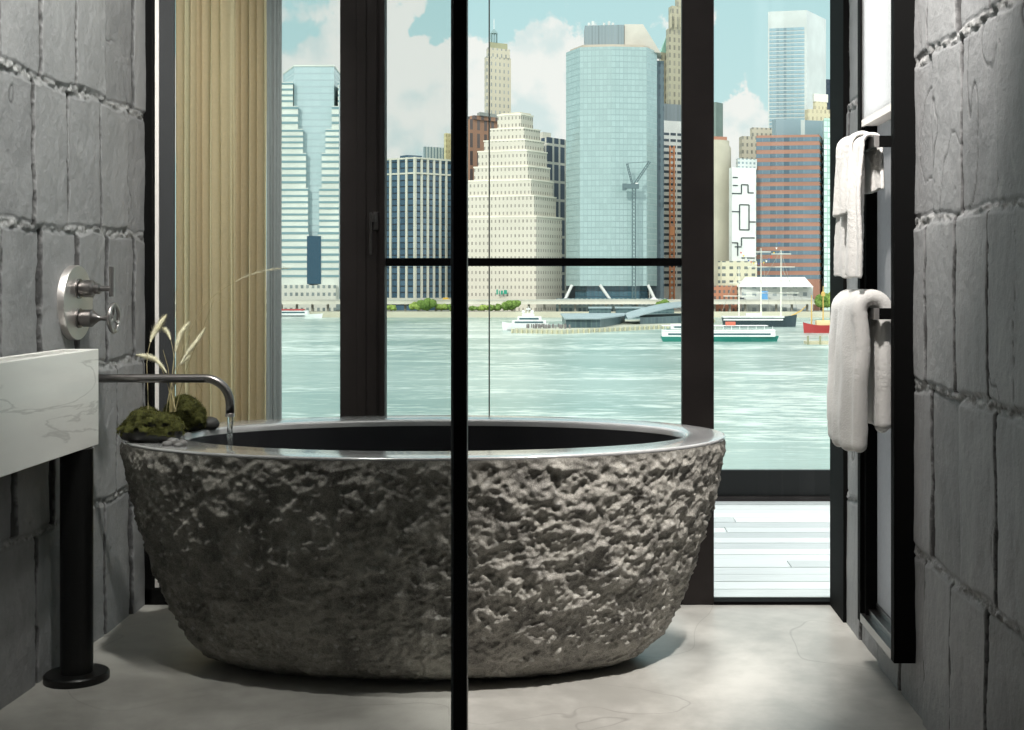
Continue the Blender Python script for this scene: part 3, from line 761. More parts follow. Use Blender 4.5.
M['straw'] = mat('dry straw stem', (.42, .36, .20), .7)
M['bristle'] = mat('pale seed bristles', (.78, .74, .55), .8, var=(90, .2))
M['leafdry'] = mat('dry leaf', (.36, .30, .14), .7)
def foxtail(base, knots, head, label, r_head=.0075, seed=0, head_m='bristle', feather=False):
    r_head *= 1.6
    """base, knots, head given as (px, py) at depth d; head = fraction of curve carrying the seed head"""
    d = base[2]; pts = [Vector(P(q[0], q[1], d+.03*i)) for i, q in enumerate([(base[0], base[1])]+knots)]
    # catmull-rom
    dense = []
    for i in range(len(pts)-1):
        p0, p1, p2, p3 = pts[max(i-1, 0)], pts[i], pts[i+1], pts[min(i+2, len(pts)-1)]
        for t in [j/10 for j in range(10)]:
            dense.append(.5*((2*p1)+(-p0+p2)*t+(2*p0-5*p1+4*p2-p3)*t*t+(-p0+3*p1-3*p2+p3)*t**3))
    dense.append(pts[-1]); o0 = dense[0].copy()
    e = empty('foxtail_grass', o0, label=label, cat='grass', group='dry grass stalks among the stones', kind='thing')
    dense = [p-o0 for p in dense]; n = len(dense); hs = int(n*(1-head))
    MB().tube(dense[:hs+2], [.0012-.0005*i/(hs+2) for i in range(hs+2)], 6).build('stem', M['straw'], e, smooth=True)
    rng = random.Random(seed); mb = MB(); hp = dense[hs:]
    L = len(hp); core = [r_head*.42*math.sin(PI*min(1, (i+.6)/(L*.98)))**.6+.0004 for i in range(L)]
    if not feather: mb.tube(hp, core, 7)
    else: mb.tube(hp, .0005, 4)
    for i in range(L*(60 if not feather else 14)):
        t = rng.random()*(L-1.001); j = int(t); p = hp[j].lerp(hp[j+1], t-j); tg = (hp[j+1]-hp[j]).normalized()
        rv = Vector((rng.gauss(0, 1), rng.gauss(0, 1), rng.gauss(0, 1))); rv = (rv-tg*rv.dot(tg)).normalized()
        env = math.sin(PI*min(1, (t+.8)/(L*.95)))**.5 if t/(L*.95) < 1 else .3
        ln = rng.uniform(.7, 1.7)*r_head*(1 if not feather else 2.2); dr = (rv*.9+tg*(.75 if not feather else 1.6)).normalized()
        s_ = dr.cross(tg).normalized()*.00045; q = p+dr*ln*max(.25, env)
        k0 = len(mb.v); mb.v += [tuple(p-s_), tuple(p+s_), tuple(q)]; mb.face([k0, k0+1, k0+2])
    mb.build('seed_head', M[head_m], e)
    return e
foxtail((148, 424, 3.80), [(148, 395), (147, 362), (151, 340), (157, 328), (166, 315)], .42, 'tallest upright foxtail grass head, left of centre in the tuft', .0105, 1)
foxtail((170, 412, 3.82), [(171, 385), (174, 362), (172, 345), (168, 333), (163, 328)], .33, 'thin foxtail head leaning left behind the tallest one', .006, 2)
foxtail((172, 410, 3.80), [(172, 388), (173, 366), (176, 348), (181, 333), (190, 322)], .44, 'plump foxtail head in the middle of the tuft', .0100, 3)
foxtail((174, 410, 3.78), [(174, 392), (177, 372), (186, 355), (196, 342), (205, 328)], .50, 'foxtail head leaning furthest right', .0090, 4)
foxtail((176, 411, 3.76), [(172, 395), (168, 376), (158, 362), (148, 357), (137, 355)], .55, 'foxtail head drooping left above the pebble end', .0075, 5)
foxtail((171, 412, 3.84), [(173, 392), (175, 378), (178, 368), (182, 362), (190, 356)], .35, 'short foxtail head curling right low in the tuft', .007, 6)
foxtail((166, 413, 3.84), [(170, 390), (182, 350), (205, 305), (235, 282), (262, 271), (291, 268)], .33, 'long thin feathery grass stalk arching right across the curtain', .0050, 7, feather=True)
mb = MB(); rng = random.Random(3)
def blade(base, p, w_):
    b0 = Vector(P(base[0], base[1], 3.8)); tips = [Vector(P(q[0], q[1], 3.8)) for q in p]; P_ = [b0]+tips
    n = len(mb.v)
    for i, q in enumerate(P_):
        ww = w_*(1-i/(len(P_)-1))+.0003; mb.v += [tuple(q-Vector((ww, 0, 0))), tuple(q+Vector((ww, .001, 0)))]
    for i in range(len(P_)-1): mb.face([n+2*i, n+2*i+1, n+2*i+3, n+2*i+2])
blade((172, 412), [(173, 390), (178, 376), (190, 372), (197, 382), (203, 392)], .0016)
blade((170, 412), [(170, 385), (168, 368), (163, 350)], .0013)
blade((174, 412), [(174, 385), (180, 362), (186, 352)], .0013)
blade((172, 412), [(170, 395), (166, 378), (160, 366)], .0013)
blade((175, 412), [(184, 375), (200, 335), (214, 300)], .0009)
tag(mb.build('grass_blades', M['leafdry']), 'dry narrow grass leaves growing between the mossy stones', 'grass', kind='stuff')

# ================================================================== RIVER AND CITY (about 800 m away, the room is high above the water)
WZ, GZ = -22.6, -19.4           # water level, street level
def water_mat():
    m = bpy.data.materials.new('river water'); m.use_nodes = True; k = N(m.node_tree)
    b = m.node_tree.nodes['Principled BSDF']; tc = k.n('ShaderNodeTexCoord').outputs['Object']
    mp = k.n('ShaderNodeMapping'); k.link(tc, mp.inputs[0]); mp.inputs['Scale'].default_value = (.35, 1, 1)
    n1 = k.noise(mp.outputs[0], .030, 8, .62, .6); n2 = k.noise(mp.outputs[0], .35, 6, .7); n3 = k.noise(mp.outputs[0], .012, 5, .6, .5)
    c = k.mix(k.ramp(n3, .35, .65), lin(126, 156, 149), lin(158, 180, 173))
    k.link(c, b.inputs['Base Color']); b.inputs['Roughness'].default_value = .25; b.inputs['Specular IOR Level'].default_value = .5
    wave_glint = k.ramp(k.math('ADD', k.math('MULTIPLY', n1, .5), k.math('MULTIPLY', n2, .5)), .48, .62)  # pale wave highlights painted into the water colour
    k.link(k.mix(wave_glint, c, lin(225, 238, 230)), b.inputs['Base Color'])
    bn = k.n('ShaderNodeBump'); bn.inputs['Strength'].default_value = .8; bn.inputs['Distance'].default_value = 1.0
    k.link(k.math('ADD', n1, k.math('MULTIPLY', n2, .25)), bn.inputs['Height']); k.link(bn.outputs[0], b.inputs['Normal'])
    return m
MB().box((-900, 25, WZ-1), (900, 812, WZ)).build('river', water_mat())['kind'] = 'structure'
M['bank'] = mat('city ground', lin(150, 150, 140), .9, var=(.02, .2))
MB().box((-900, 812, WZ-1), (900, 2400, GZ)).build('ground', M['bank'])['kind'] = 'structure'

def facade(name, wall, win, pu, pv, fu, fv, rough=.35, wvar=.5, spec=.5, v0=0.0, wall_rough=.8):
    """wall with a regular pattern of windows, metres; fu/fv = share of the cell that is window"""
    m = bpy.data.materials.new(name); m.use_nodes = True; k = N(m.node_tree)
    b = m.node_tree.nodes['Principled BSDF']; uv = k.n('ShaderNodeUVMap').outputs[0]
    s = k.n('ShaderNodeSeparateXYZ'); k.link(uv, s.inputs[0])
    cu = k.math('DIVIDE', s.outputs[0], pu); cv = k.math('DIVIDE', k.math('ADD', s.outputs[1], v0), pv)
    iu = k.math('LESS_THAN', k.math('FRACT', cu), fu); iv = k.math('LESS_THAN', k.math('FRACT', cv), fv)
    ok = k.math('MULTIPLY', k.math('MULTIPLY', iu, iv), k.math('GREATER_THAN', s.outputs[1], 0))
    cb = k.n('ShaderNodeCombineXYZ'); k.link(k.math('FLOOR', cu), cb.inputs[0]); k.link(k.math('FLOOR', cv), cb.inputs[1])
    wn = k.n('ShaderNodeTexWhiteNoise', noise_dimensions='3D'); k.link(cb.outputs[0], wn.inputs[0])
    wc = k.mix(k.math('MULTIPLY', wn.outputs[0], wvar), win, tuple(min(1, c*1.9+.05) for c in win[:3]))
    nz = k.noise(k.n('ShaderNodeTexCoord').outputs['Object'], .05, 5)
    wl = k.mix(nz, tuple(c*.88 for c in wall[:3]), tuple(min(1, c*1.1) for c in wall[:3]))
    k.link(k.mix(ok, wl, wc), b.inputs['Base Color'])
    k.link(k.math('SUBTRACT', wall_rough, k.math('MULTIPLY', ok, wall_rough-rough)), b.inputs['Roughness'])
    b.inputs['Specular IOR Level'].default_value = spec
    return m
def plain(name, c, rough=.7): return mat(name, c, rough, var=(.05, .1))

def foot(xc, x0, x1, d, dl, dr):
    """footprint from its nearest corner and its left and right ends (as seen) with depth offsets"""
    Cn = P(xc, 280, d); A = P(x0, 280, d+dl); B = P(x1, 280, d+dr)
    return [Cn[:2], B[:2], (A[0]+B[0]-Cn[0], A[1]+B[1]-Cn[1]), A[:2]]
def zat(y, d): return EYE-(y-280)*d/1280
def building(name, label, d, cat='building', group=None):
    x, y = 0, 0
    return empty(name, (0, 0, GZ), label=label, cat=cat, group=group)
def vol(name, parent, fp, z0, z1, m, **kw):
    o = MB().prism([(p[0]-parent.location.x, p[1]-parent.location.y) for p in fp], z0-GZ, z1-GZ).build(name, m, parent)
    return o
def grow(fp, e):
    cx = sum(p[0] for p in fp)/len(fp); cy = sum(p[1] for p in fp)/len(fp)
    r = []
    for p in fp:
        v = Vector((p[0]-cx, p[1]-cy)); L = v.length; v = v*(L+e*1.4)/L; r.append((cx+v.x, cy+v.y))
    return r
def bands(parent, fp, z0, z1, n, frac, m, name='window_band', e=.25):
    """ribbon windows: one ring per storey, each a part of its own (shared mesh)"""
    step = (z1-z0)/n
    o = MB().prism(grow(fp, e), 0, step*frac).build(name, m, parent); o.location.z = z0-GZ+step*(1-frac)
    for i in range(1, n):
        c = o.copy(); c.location.z = z0-GZ+step*(i+1-frac); C.objects.link(c); c.parent = parent
    return o
def fins(parent, p, q, z0, z1, n, wd, m, name='mullion', out=.8):
    """vertical mullions along the wall p->q"""
    P0, Q0 = Vector(p), Vector(q); t = (Q0-P0).normalized(); nrm = Vector((t.y, -t.x))
    mb = MB(); a = -t*wd/2; fpz = [a, -a, -a+nrm*out, a+nrm*out]
    ff = [a+nrm*out, -a+nrm*out, -a, a]
    o = MB().prism([tuple(v) for v in ff], 0, z1-z0).build(name, m, parent)
    for i in range(n+1):
        c = o if i == 0 else o.copy()
        if i: C.objects.link(c); c.parent = parent
        r = P0+(Q0-P0)*i/n; c.location = (r.x, r.y, z0-GZ)

# ---- 1 stepped glass tower at the far left
d = 850; zb = GZ
b1 = building('office_tower', 'pale banded tower with stepped white flanks around a blue glass centre, far left', d)
mw = plain('white stone bands', lin(212, 216, 208)); mblue = mat('pale blue glass', lin(150, 182, 190), .25, 0, .8, var=(.05, .15)); mdw = mat('teal strip window', lin(120, 150, 156), .3)
cen = [P(294, 280, 852)[:2], P(334, 280, 852)[:2], P(340, 280, 885)[:2], P(283, 280, 885)[:2]]
mgl = facade('blue glass with faint floors', lin(168, 184, 188), lin(176, 196, 200), 6, 4.4, .96, .80, .2, .08)
vol('glass_core', b1, cen, zb, zat(66, d), mgl)
vol('roof_cap', b1, grow(cen, .3), zat(66, d), zat(64.5, d), mw)
for side in (-1, 1):
    for i, (yt, yb, xi) in enumerate([(82, 106, 293), (106, 129, 298), (129, 153, 303), (153, 188, 306), (188, 232, 308), (232, 300, 309)]):
        if side < 0: x0, x1 = 272-i*1.0, xi
        else: x0, x1 = 314+(309-xi)*1.25+4, 339
        f = [P(x0, 280, 848)[:2], P(x1, 280, 848-.0*i)[:2], P(x1, 280, 880)[:2], P(x0, 280, 880)[:2]]
        vol('flank', b1, f, zat(yb, 848), zat(yt, 848), mw)
        n = max(2, round((yb-yt)/6.6)) if i < 5 else 9
        if i < 5: bands(b1, f, zat(yb, 848), zat(yt, 848)-.5, n, .33, mdw)
        else: bands(b1, f, zat(282, 848), zat(yt, 848), 7, .33, mdw)
vol('dark_glazing', b1, [P(307, 280, 847.5)[:2], P(321, 280, 847.5)[:2], P(321, 280, 851)[:2], P(307, 280, 851)[:2]], zat(284, 848), zat(236, 848), mat('dark blue glass', lin(48, 78, 96), .2))
podium = facade('podium', lin(205, 205, 195), lin(110, 120, 120), 3.6, 5, .5, .45)
vol('podium', b1, [P(268, 280, 845)[:2], P(336, 280, 845)[:2], P(336, 280, 860)[:2], P(268, 280, 860)[:2]], zb, zat(285, 845), podium)
b = building('office_tower', 'narrow bluish slab squeezed behind the far left banded tower', 900)
vol('wall', b, foot(336, 333, 352, 900, 8, 20), GZ, zat(172, 900), facade('bluish slab', lin(150, 175, 175), lin(80, 115, 125), 3.2, 4, .6, .6))

# ---- 2 dark mullioned block
d = 860; b = building('office_block', 'dark blue glass block with pale vertical mullions and a cornice of tall windows', d)
f = foot(415, 352, 458, d, 26, 22)
mdk = facade('dark glazing grid', lin(30, 42, 52), lin(58, 84, 102), 6, 4.2, .99, .78, .25, .5)
mm = plain('pale mullions', lin(205, 203, 190))
vol('wall', b, f, zb, zat(157, d), mdk)
fins(b, f[3], f[0], zb+8, zat(157, d), 8, 1.7, mm); fins(b, f[0], f[1], zb+8, zat(157, d), 7, 1.5, mm)
for yy in (173, 158): vol('cornice', b, grow(f, .9), zat(yy+.8, d), zat(yy-.8, d), mm)
vol('base_band', b, grow(f, .9), zat(301, d), zat(298, d), mm)
vol('roof_plant', b, foot(408, 400, 422, 870, 6, 6), zat(158, d), zat(153.5, d), mdk)
b = building('office_block', 'small grey block with thin vertical bars peeking over the dark mullioned block', 980)
vol('wall', b, foot(424.5, 423, 446, 980, 4, 10), GZ, zat(146.5, 980), facade('grey bars', lin(190, 200, 200), lin(110, 130, 138), 2.6, 300, .5, 1))
b = building('apartment_tower', 'cream yellow tower just left of the black screen post', 960)
vol('wall', b, foot(446, 444, 462, 960, 4, 12), GZ, zat(133, 960), facade('cream tower', lin(222, 212, 165), lin(170, 160, 120), 2.6, 4, .5, .5))

# ---- 3 brown tower behind the white stepped one
d = 930; b = building('apartment_tower', 'reddish brown tower with curved shoulder behind the white stepped building', d)
mbr = facade('brown brick', lin(158, 122, 100), lin(70, 60, 58), 6.6, 13, .40, .8)
vol('wall', b, foot(470, 462, 498, d, 10, 18), GZ, zat(119, d), mbr)
vol('upper_wall', b, foot(474, 468, 498, d+1, 8, 15), zat(119, d), zat(115, d), mbr)
vol('roof', b, foot(480, 477, 498, d+2, 8, 15), zat(115, d), zat(111.5, d), plain('grey roof', lin(150, 155, 150)))
# ---- 4 slim stone tower with lantern
d = 960; b = building('stone_tower', 'slim pale stone skyscraper topped by a small lantern and flagpole', d)
ms = facade('old pale stone', lin(196, 190, 170), lin(125, 130, 128), 3.7, 5.2, .30, .5)
f = foot(486.5, 484.5, 511, d, 8, 12); vol('wall', b, f, GZ, zat(56, d), ms)
f = foot(488, 486.5, 510, d+1, 7, 10); vol('upper_wall', b, f, zat(56, d), zat(47, d), ms)
f = foot(490, 489, 507.5, d+2, 5, 8); vol('crown', b, f, zat(47, d), zat(41.5, d), plain('green grey crown', lin(160, 160, 130)))
c0 = P(494, 280, d+6)
mb = MB(); zt = zat(41.5, d)-GZ
for i in range(8):
    a = i*PI/4; mb.tube([(c0[0]+2.3*math.cos(a), c0[1]+2.3*math.sin(a), zt), (c0[0]+2.3*math.cos(a), c0[1]+2.3*math.sin(a), zt+7)], .35, 6)
mb.lathe([(2.8, zt+7), (2.6, zt+7.6), (1.2, zt+9.5), (.3, zt+10.5)], (c0[0], c0[1], 0), 'z', 16); mb.build('lantern', plain('lantern metal', lin(130, 155, 155)), b)
MB().tube([(c0[0], c0[1], zt+10), (c0[0], c0[1], zt+18)], .22, 6).build('flagpole', M['alu'], b)

# ---- 5 white ziggurat
d = 850; b = building('stepped_building', 'big cream white ziggurat office building stepping back in many tiers', d)
mz = facade('white stone punched windows', lin(203, 198, 185), lin(128, 124, 116), 2.75, 4.9, .36, .42, .6, .4)
tiers = [(536, 452, 562, 217, 300), (534, 460, 556, 196, 217), (531, 466, 553, 180, 196), (528, 474, 550, 166, 180), (527, 478, 547, 150, 166), (525, 484, 544, 139, 150), (524, 489.5, 540, 127, 139), (521, 497.5, 533, 112.5, 127)]
for i, (xc_, x0, x1, yt, yb_) in enumerate(tiers):
    f = foot(xc_, x0, x1, d+i*1.5, 14-i*.9, 26-i*1.9)
    vol('tier', b, f, zat(yb_, d)-(8 if yb_ < 300 else 0) if yb_ < 300 else GZ, zat(yt, d), mz)
    vol('parapet', b, grow(f, .35), zat(yt, d), zat(yt, d)+.9, plain('white coping', lin(232, 227, 212)) if i == 0 else bpy.data.materials['white coping'])
for i, (x0, x1, yt, yb_) in enumerate([]):
    f = foot(x1, x0, x1+1, d-1.5, 2.6, 5); vol('buttress', b, f, zat(yb_, d), zat(yt, d), mz)
vol('penthouse', b, foot(520, 501, 531, d+13, 6, 9), zat(112.5, d), zat(109.5, d), plain('stone cap', lin(196, 190, 172)))
fr = foot(536, 452, 562, d, 14, 26)
MB().box((P(497, 0, 858)[0], 858-.2-6, zat(294.5, 855)-GZ), (P(498.6, 0, 858)[0], 858-6, zat(289.5, 855)-GZ)).box((P(499.4, 0, 858)[0], 852, zat(294, 855)-GZ), (P(500.4, 0, 858)[0], 852.2, zat(290.5, 855)-GZ)).box((P(501.4, 0, 858)[0], 852, zat(294.5, 855)-GZ), (P(503.4, 0, 858)[0], 852.2, zat(290.5, 855)-GZ)).box((P(504.4, 0, 858)[0], 852, zat(294, 855)-GZ), (P(507.5, 0, 858)[0], 852.2, zat(290, 855)-GZ)).build('green_sign', plain('green sign', lin(40, 150, 125)), b)

# ---- 6 between ziggurat and glass tower
d = 900; b = building('office_block', 'white framed office block with dark glazing between the ziggurat and the glass tower', d)
f = foot(548, 536, 567, d, 14, 18); vol('wall', b, f, GZ, zat(137, d), facade('dark slots', lin(206, 205, 195), lin(52, 70, 88), 7.2, 13, .70, .86, .3, .3))
vol('roof_plant', b, foot(543, 538, 551, d+6, 6, 6), zat(137, d), zat(131, d), plain('pale plant', lin(214, 212, 200)))
b = building('office_block', 'charcoal windowed block tucked against the left side of the glass tower', 925)
vol('wall', b, foot(568, 566.5, 582, 925, 4, 10), GZ, zat(150, 925), facade('charcoal grid', lin(78, 88, 92), lin(48, 60, 68), 2.2, 3.6, .6, .5))

# ---- 7 faceted teal glass tower
d = 845; b = building('glass_tower', 'tall faceted teal glass skyscraper with a sloping mechanical top', d)
mt = facade('teal curtain wall', lin(132, 154, 155), lin(152, 174, 174), 2.6, 3.9, .86, .84, .12, .12, .8, 0, .3)
mtd = facade('deep teal curtain wall', lin(50, 80, 95), lin(62, 98, 112), 2.6, 3.9, .86, .84, .12, .35, .8, 0, .3)
fp = [P(580, 0, 846)[:2], P(612, 0, 843)[:2], P(647, 0, 846)[:2], P(657, 0, 862)[:2], P(655, 0, 900)[:2], P(572, 0, 900)[:2], P(566, 0, 866)[:2]]
vol('curtain_wall', b, fp, zat(286, d), zat(47, d), mt)
fpb = grow(fp, -4.5); vol('lower_wall', b, fpb, GZ+2, zat(286, d), mtd)
mst = plain('white struts', lin(205, 208, 205)); mb = MB()
for (xa_, xb_) in ((572, 560), (600, 618), (648, 660)):
    a = P(xa_, 0, 842); c = P(xb_, 0, 838); mb2 = MB(); mb2.tube([(a[0], a[1], zat(285, d)-GZ), (c[0], c[1], .5)], 1.0, 6); mb2.build('strut', mst, b)
mp_ = facade('grey louvres', lin(134, 148, 152), lin(108, 122, 128), 2.2, 300, .4, 1)
fm = [P(585, 0, 858)[:2], P(624, 0, 855)[:2], P(626, 0, 880)[:2], P(584, 0, 880)[:2]]; vol('mechanical_top', b, fm, zat(47, d), zat(25, 856), mp_)
vol('roof_ledge', b, grow(fp, -2), zat(47, d), zat(44, d), plain('buff ledge', lin(180, 170, 155)))
# sloping wedge at the right
z0_, z1_ = zat(45, d)-GZ, zat(24.5, 857)-GZ
a, c, e_, f_ = P(624.5, 0, 856), P(643, 0, 856), P(661, 0, 858), P(661, 0, 882)
wb = MB(); wb.v = [(a[0], a[1], z0_), (e_[0], e_[1], z0_-3), (c[0], c[1], z1_), (a[0], a[1], z1_), (a[0], 880, z0_), (f_[0], f_[1], z0_-3), (c[0], 880, z1_), (a[0], 880, z1_)]
for q in ((0, 1, 2, 3), (5, 4, 7, 6), (1, 5, 6, 2), (3, 2, 6, 7), (4, 0, 3, 7), (0, 4, 5, 1)): wb.face(list(q))
wb.build('sloping_roof', plain('pinkish panels', lin(190, 186, 176)), b)
for i, xx in enumerate((589, 593, 604, 609, 613)):
    c = P(xx, 0, 860); MB().tube([(c[0], c[1], zat(25, 856)-GZ), (c[0], c[1], zat(25, 856)-GZ+2.2+(i % 2))], .9, 8).build('vent', mst, b)
c1, c2 = P(650, 0, 866), P(663, 0, 870)
vol('side_core', b, [c1[:2], P(664, 0, 868)[:2], P(664, 0, 895)[:2], P(650, 0, 895)[:2]], GZ, zat(55, d), facade('core', lin(90, 105, 112), lin(60, 74, 82), 3, 5, .5, .6))

# ---- 8 crane
d = 790; M['crane'] = mat('dark crane steel', lin(88, 108, 112), .5); M['crane_o'] = mat('orange lattice steel', lin(236, 160, 110), .5)
b = empty('tower_crane', (P(634, 0, 836)[0], 836, GZ), label='dark luffing tower crane standing in front of the teal glass skyscraper', cat='crane')
def lattice(p, q, w_, nseg, r):
    mb = MB(); p, q = Vector(p), Vector(q); t = (q-p).normalized(); u = t.cross(Vector((0, 1, 0.01))).normalized(); v = t.cross(u)
    cs = [u*w_+v*w_, -u*w_+v*w_, -u*w_-v*w_, u*w_-v*w_]
    for c in cs: mb.tube([p+c, q+c], r, 4)
    for i in range(nseg):
        a_, b_ = p+(q-p)*i/nseg, p+(q-p)*(i+1)/nseg
        for j in range(4): mb.tube([a_+cs[j], b_+cs[(j+1) % 4]], r*.6, 3)
    return mb
s_ = 826/1280
lattice((0, 0, 0), (0, 0, (zat(184, 826)-GZ)), 1.1, 34, .28).build('mast', M['crane'], b)
zc_ = zat(184, 826)-GZ
MB().box((-5.5*1.2, -1.6, zc_-2.2), (3.2, 1.6, zc_+.8)).build('machinery_deck', M['crane'], b)
MB().box((-7.6, -1.4, zc_-3.4), (-4.8, 1.4, zc_+1)).build('counterweight', M['crane'], b)
lattice((0, 0, zc_), (16*s_, 0, zc_+24*s_), .7, 12, .24).build('jib', M['crane'], b)
lattice((-1, 0, zc_), (-7*s_, 0, zc_+22*s_), .5, 9, .22).build('gantry', M['crane'], b)
MB().tube([(-7*s_, 0, zc_+22*s_), (16*s_, 0, zc_+24*s_)], .12, 4).build('pendant_line', M['crane'], b)
MB().box((.9, -1.5, zc_-1.8), (2.6, -.2, zc_+1.4)).build('cab', M['white'], b)

# ---- 9 gothic tower, grey-capped white slotted building with hoist
b = building('stone_tower', 'tall gothic yellowish stone tower cut by the right window post', 985)
mg = facade('gothic stone', lin(172, 168, 146), lin(118, 116, 104), 4.2, 6, .4, .6)
vol('wall', b, foot(669, 666, 700, 985, 8, 14), GZ, zat(28, 985), mg)
vol('upper_wall', b, foot(672, 668.5, 698, 987, 8, 12), zat(28, 985), zat(5, 985), mg)
vol('crown', b, foot(677, 675, 694, 989, 6, 8), zat(5, 985), zat(-22, 985), mg)
for xx in (671, 676, 681):
    c = P(xx, 0, 984); MB().lathe([(1.0, 0), (1.0, 8), (.1, 13)], (c[0], c[1], zat(28, 985)-GZ), 'z', 8).build('pinnacle', mg, b)
b = building('old_tower', 'small stone block with green copper pyramid roof left of the gothic tower', 995)
f = foot(661, 659, 672, 995, 5, 8); vol('wall', b, f, GZ, zat(52, 995), mg)
n = MB(); zt = zat(52, 995)-GZ; ap = (sum(p[0] for p in f)/4+2, sum(p[1] for p in f)/4, zt+17); n.v = [(p[0], p[1], zt) for p in f]+[ap]
for i in range(4): n.face([i, (i+1) % 4, 4])
n.build('copper_roof', plain('copper green', lin(150, 195, 180)), b)
b = building('office_block', 'white office block with dark slot windows and grey cap beside the right window post', 870)
f = foot(657, 655.5, 690, 905, 8, 12); vol('wall', b, f, GZ, zat(120, 905), plain('white office wall', lin(232, 232, 226)))
vol('grey_cap', b, grow(f, -.6), zat(120, 905), zat(103, 905), facade('grey cap', lin(132, 142, 144), lin(116, 126, 130), 1.6, 300, .5, 1))
msl = facade('slots', lin(232, 232, 226), lin(44, 62, 72), 5.6, 300, .80, 1, .4)
bands(b, f, zat(290, 905), zat(132, 905), 25, .42, msl, e=.2)
h = lattice((0, 0, 0), (0, 0, zat(146, 898)-GZ), 1.5, 30, .5)
hc = empty('construction_hoist', (P(672, 0, 898)[0], 898, GZ), label='orange lattice construction hoist climbing the white slotted office block', cat='hoist')
h.build('mast', M['crane_o'], hc); MB().box((-1.6, -1.9, 52), (1.6, -.6, 58)).build('cage', M['crane_o'], hc)

# ---- 10 right bay
b = building('concrete_tower', 'round pale concrete shaft tower hidden partly by the right window post', 860)
c = P(712, 0, 875); R_ = (731-712)/1280*875
smooth_angle(MB().lathe([(R_, 0), (R_, zat(146, 860)-GZ), (R_*.9, zat(143, 860)-GZ), (R_*.9, zat(139, 860)-GZ)], (c[0], c[1], 0), 'z', 40).build('wall', plain('tan concrete', lin(182, 178, 160)), b))
vol('roof_block', b, foot(706, 702, 727, 872, 5, 5), zat(139, 860), zat(134, 860), plain('red brown roof', lin(165, 120, 100)))
b = building('office_tower', 'slim grey green tower behind the round concrete shaft', 960)
vol('wall', b, foot(716, 700, 723, 960, 10, 8), GZ, zat(102, 960), plain('grey green', lin(130, 148, 142)))
b = building('switch_building', 'white windowless block with black stepped joint lines', 855)
f = foot(732, 729, 756, 850, 5, 5); mwb = plain('white panels', lin(220, 224, 220)); vol('wall', b, f, GZ, zat(168, 855), mwb)
vol('upper_wall', b, foot(738, 736, 757, 857, 6, 6), zat(168, 855), zat(158, 855), facade('upper bits', lin(200, 206, 204), lin(110, 130, 136), 3, 3, .5, .5))
mbk = plain('black joint', lin(50, 58, 62))
F0, F1 = Vector(f[0]), Vector(f[1])
def seg_on(x0, y0, x1, y1):
    def q(x, y):
        t = (x-732)/(757.5-732); p = F0+(F1-F0)*t; return (p.x, p.y-.3, zat(y, 855)-GZ)
    return MB().tube([q(x0, y0), q(x1, y1)], .38, 4).build('joint_line', mbk, b)
for s in [(732, 194, 742, 194), (742, 194, 742, 185), (742, 185, 749, 185), (749, 185, 749, 193), (749, 193, 755, 193), (732, 212, 740, 212), (740, 205, 740, 230), (740, 205, 750, 205), (750, 205, 750, 230), (740, 230, 750, 230), (750, 222, 757, 222), (742, 238, 742, 246), (742, 238, 756, 238), (732, 243, 738, 243), (738, 243, 738, 256), (735, 247, 742, 247), (742, 258, 756, 258), (733, 178, 738, 178), (733, 186, 738, 186)]: seg_on(*s)
b = building('apartment_tower', 'old beige masonry tower with stepped top right of the white joint-lined block', 905)
mo = facade('old beige', lin(196, 190, 172), lin(120, 120, 112), 3.4, 5, .4, .5)
vol('wall', b, foot(742, 739, 790, 905, 10, 10), GZ, zat(136, 905), mo); vol('upper_wall', b, foot(752, 750, 790, 907, 8, 8), zat(136, 905), zat(127, 905), mo)
# white banded tower
d = 940; b = building('office_tower', 'tallest white tower with ribbon windows and a blank white side', d)
f = foot(806.5, 768, 826, d, 6, 34); mwt = plain('white tower', lin(196, 203, 201)); vol('wall', b, f, GZ, zat(10, d), mwt)
mwn = facade('tower ribbon', lin(150, 172, 176), lin(112, 138, 148), 2.6, 50, .8, 1, .3, .8)
Fa, Fb = Vector(f[3]), Vector(f[0]); t = (Fb-Fa).normalized(); nn = Vector((t.y, -t.x))
strip = [tuple(Fa+t*1+nn*.3), tuple(Fb-t*1.6+nn*.3), tuple(Fb-t*1.6-nn*.5), tuple(Fa+t*1-nn*.5)]
o0 = MB().prism(strip, 0, 2.0).build('window_band', mwn, b)
for i in range(30):
    c = o0 if i == 0 else o0.copy()
    if i: C.objects.link(c); c.parent = b
    c.location.z = zat(27+i*3.95, d)-GZ-2.0
b = building('office_tower', 'dark navy tower sliver right of the tallest white tower', 960)
vol('wall', b, foot(824, 822, 850, 1010, 8, 10), GZ, zat(79, 1010), facade('navy', lin(50, 66, 84), lin(34, 50, 68), 3, 4, .6, .6))
b = building('stepped_building', 'yellowish stepped tower with cream turret in front of the navy sliver', 915)
my = facade('yellow stone', lin(206, 198, 168), lin(150, 142, 120), 3.2, 5, .35, .5)
vol('wall', b, foot(808, 805, 850, 915, 6, 8), GZ, zat(109, 915), my); vol('turret', b, foot(815, 813, 827, 917, 4, 5), zat(109, 915), zat(101, 915), my)
vol('turret_top', b, foot(814, 812.5, 828, 917, 4, 5), zat(101, 915), zat(93, 915), plain('white tank', lin(226, 226, 216)))
b = building('office_block', 'blue grey glass block with white columns behind the brown banded block', 890)
vol('wall', b, foot(776, 772, 823, 890, 6, 10), GZ, zat(119, 890), facade('blue grey', lin(190, 200, 198), lin(130, 152, 160), 22, 60, .86, 1, .3, .2))
d = 860; b = building('office_block', 'reddish brown block with long pale blue ribbon windows', d)
f = foot(819, 756.5, 822.5, d, 6, 22); vol('wall', b, f, GZ, zat(134.5, d), plain('red brown panels', lin(158, 116, 98)))
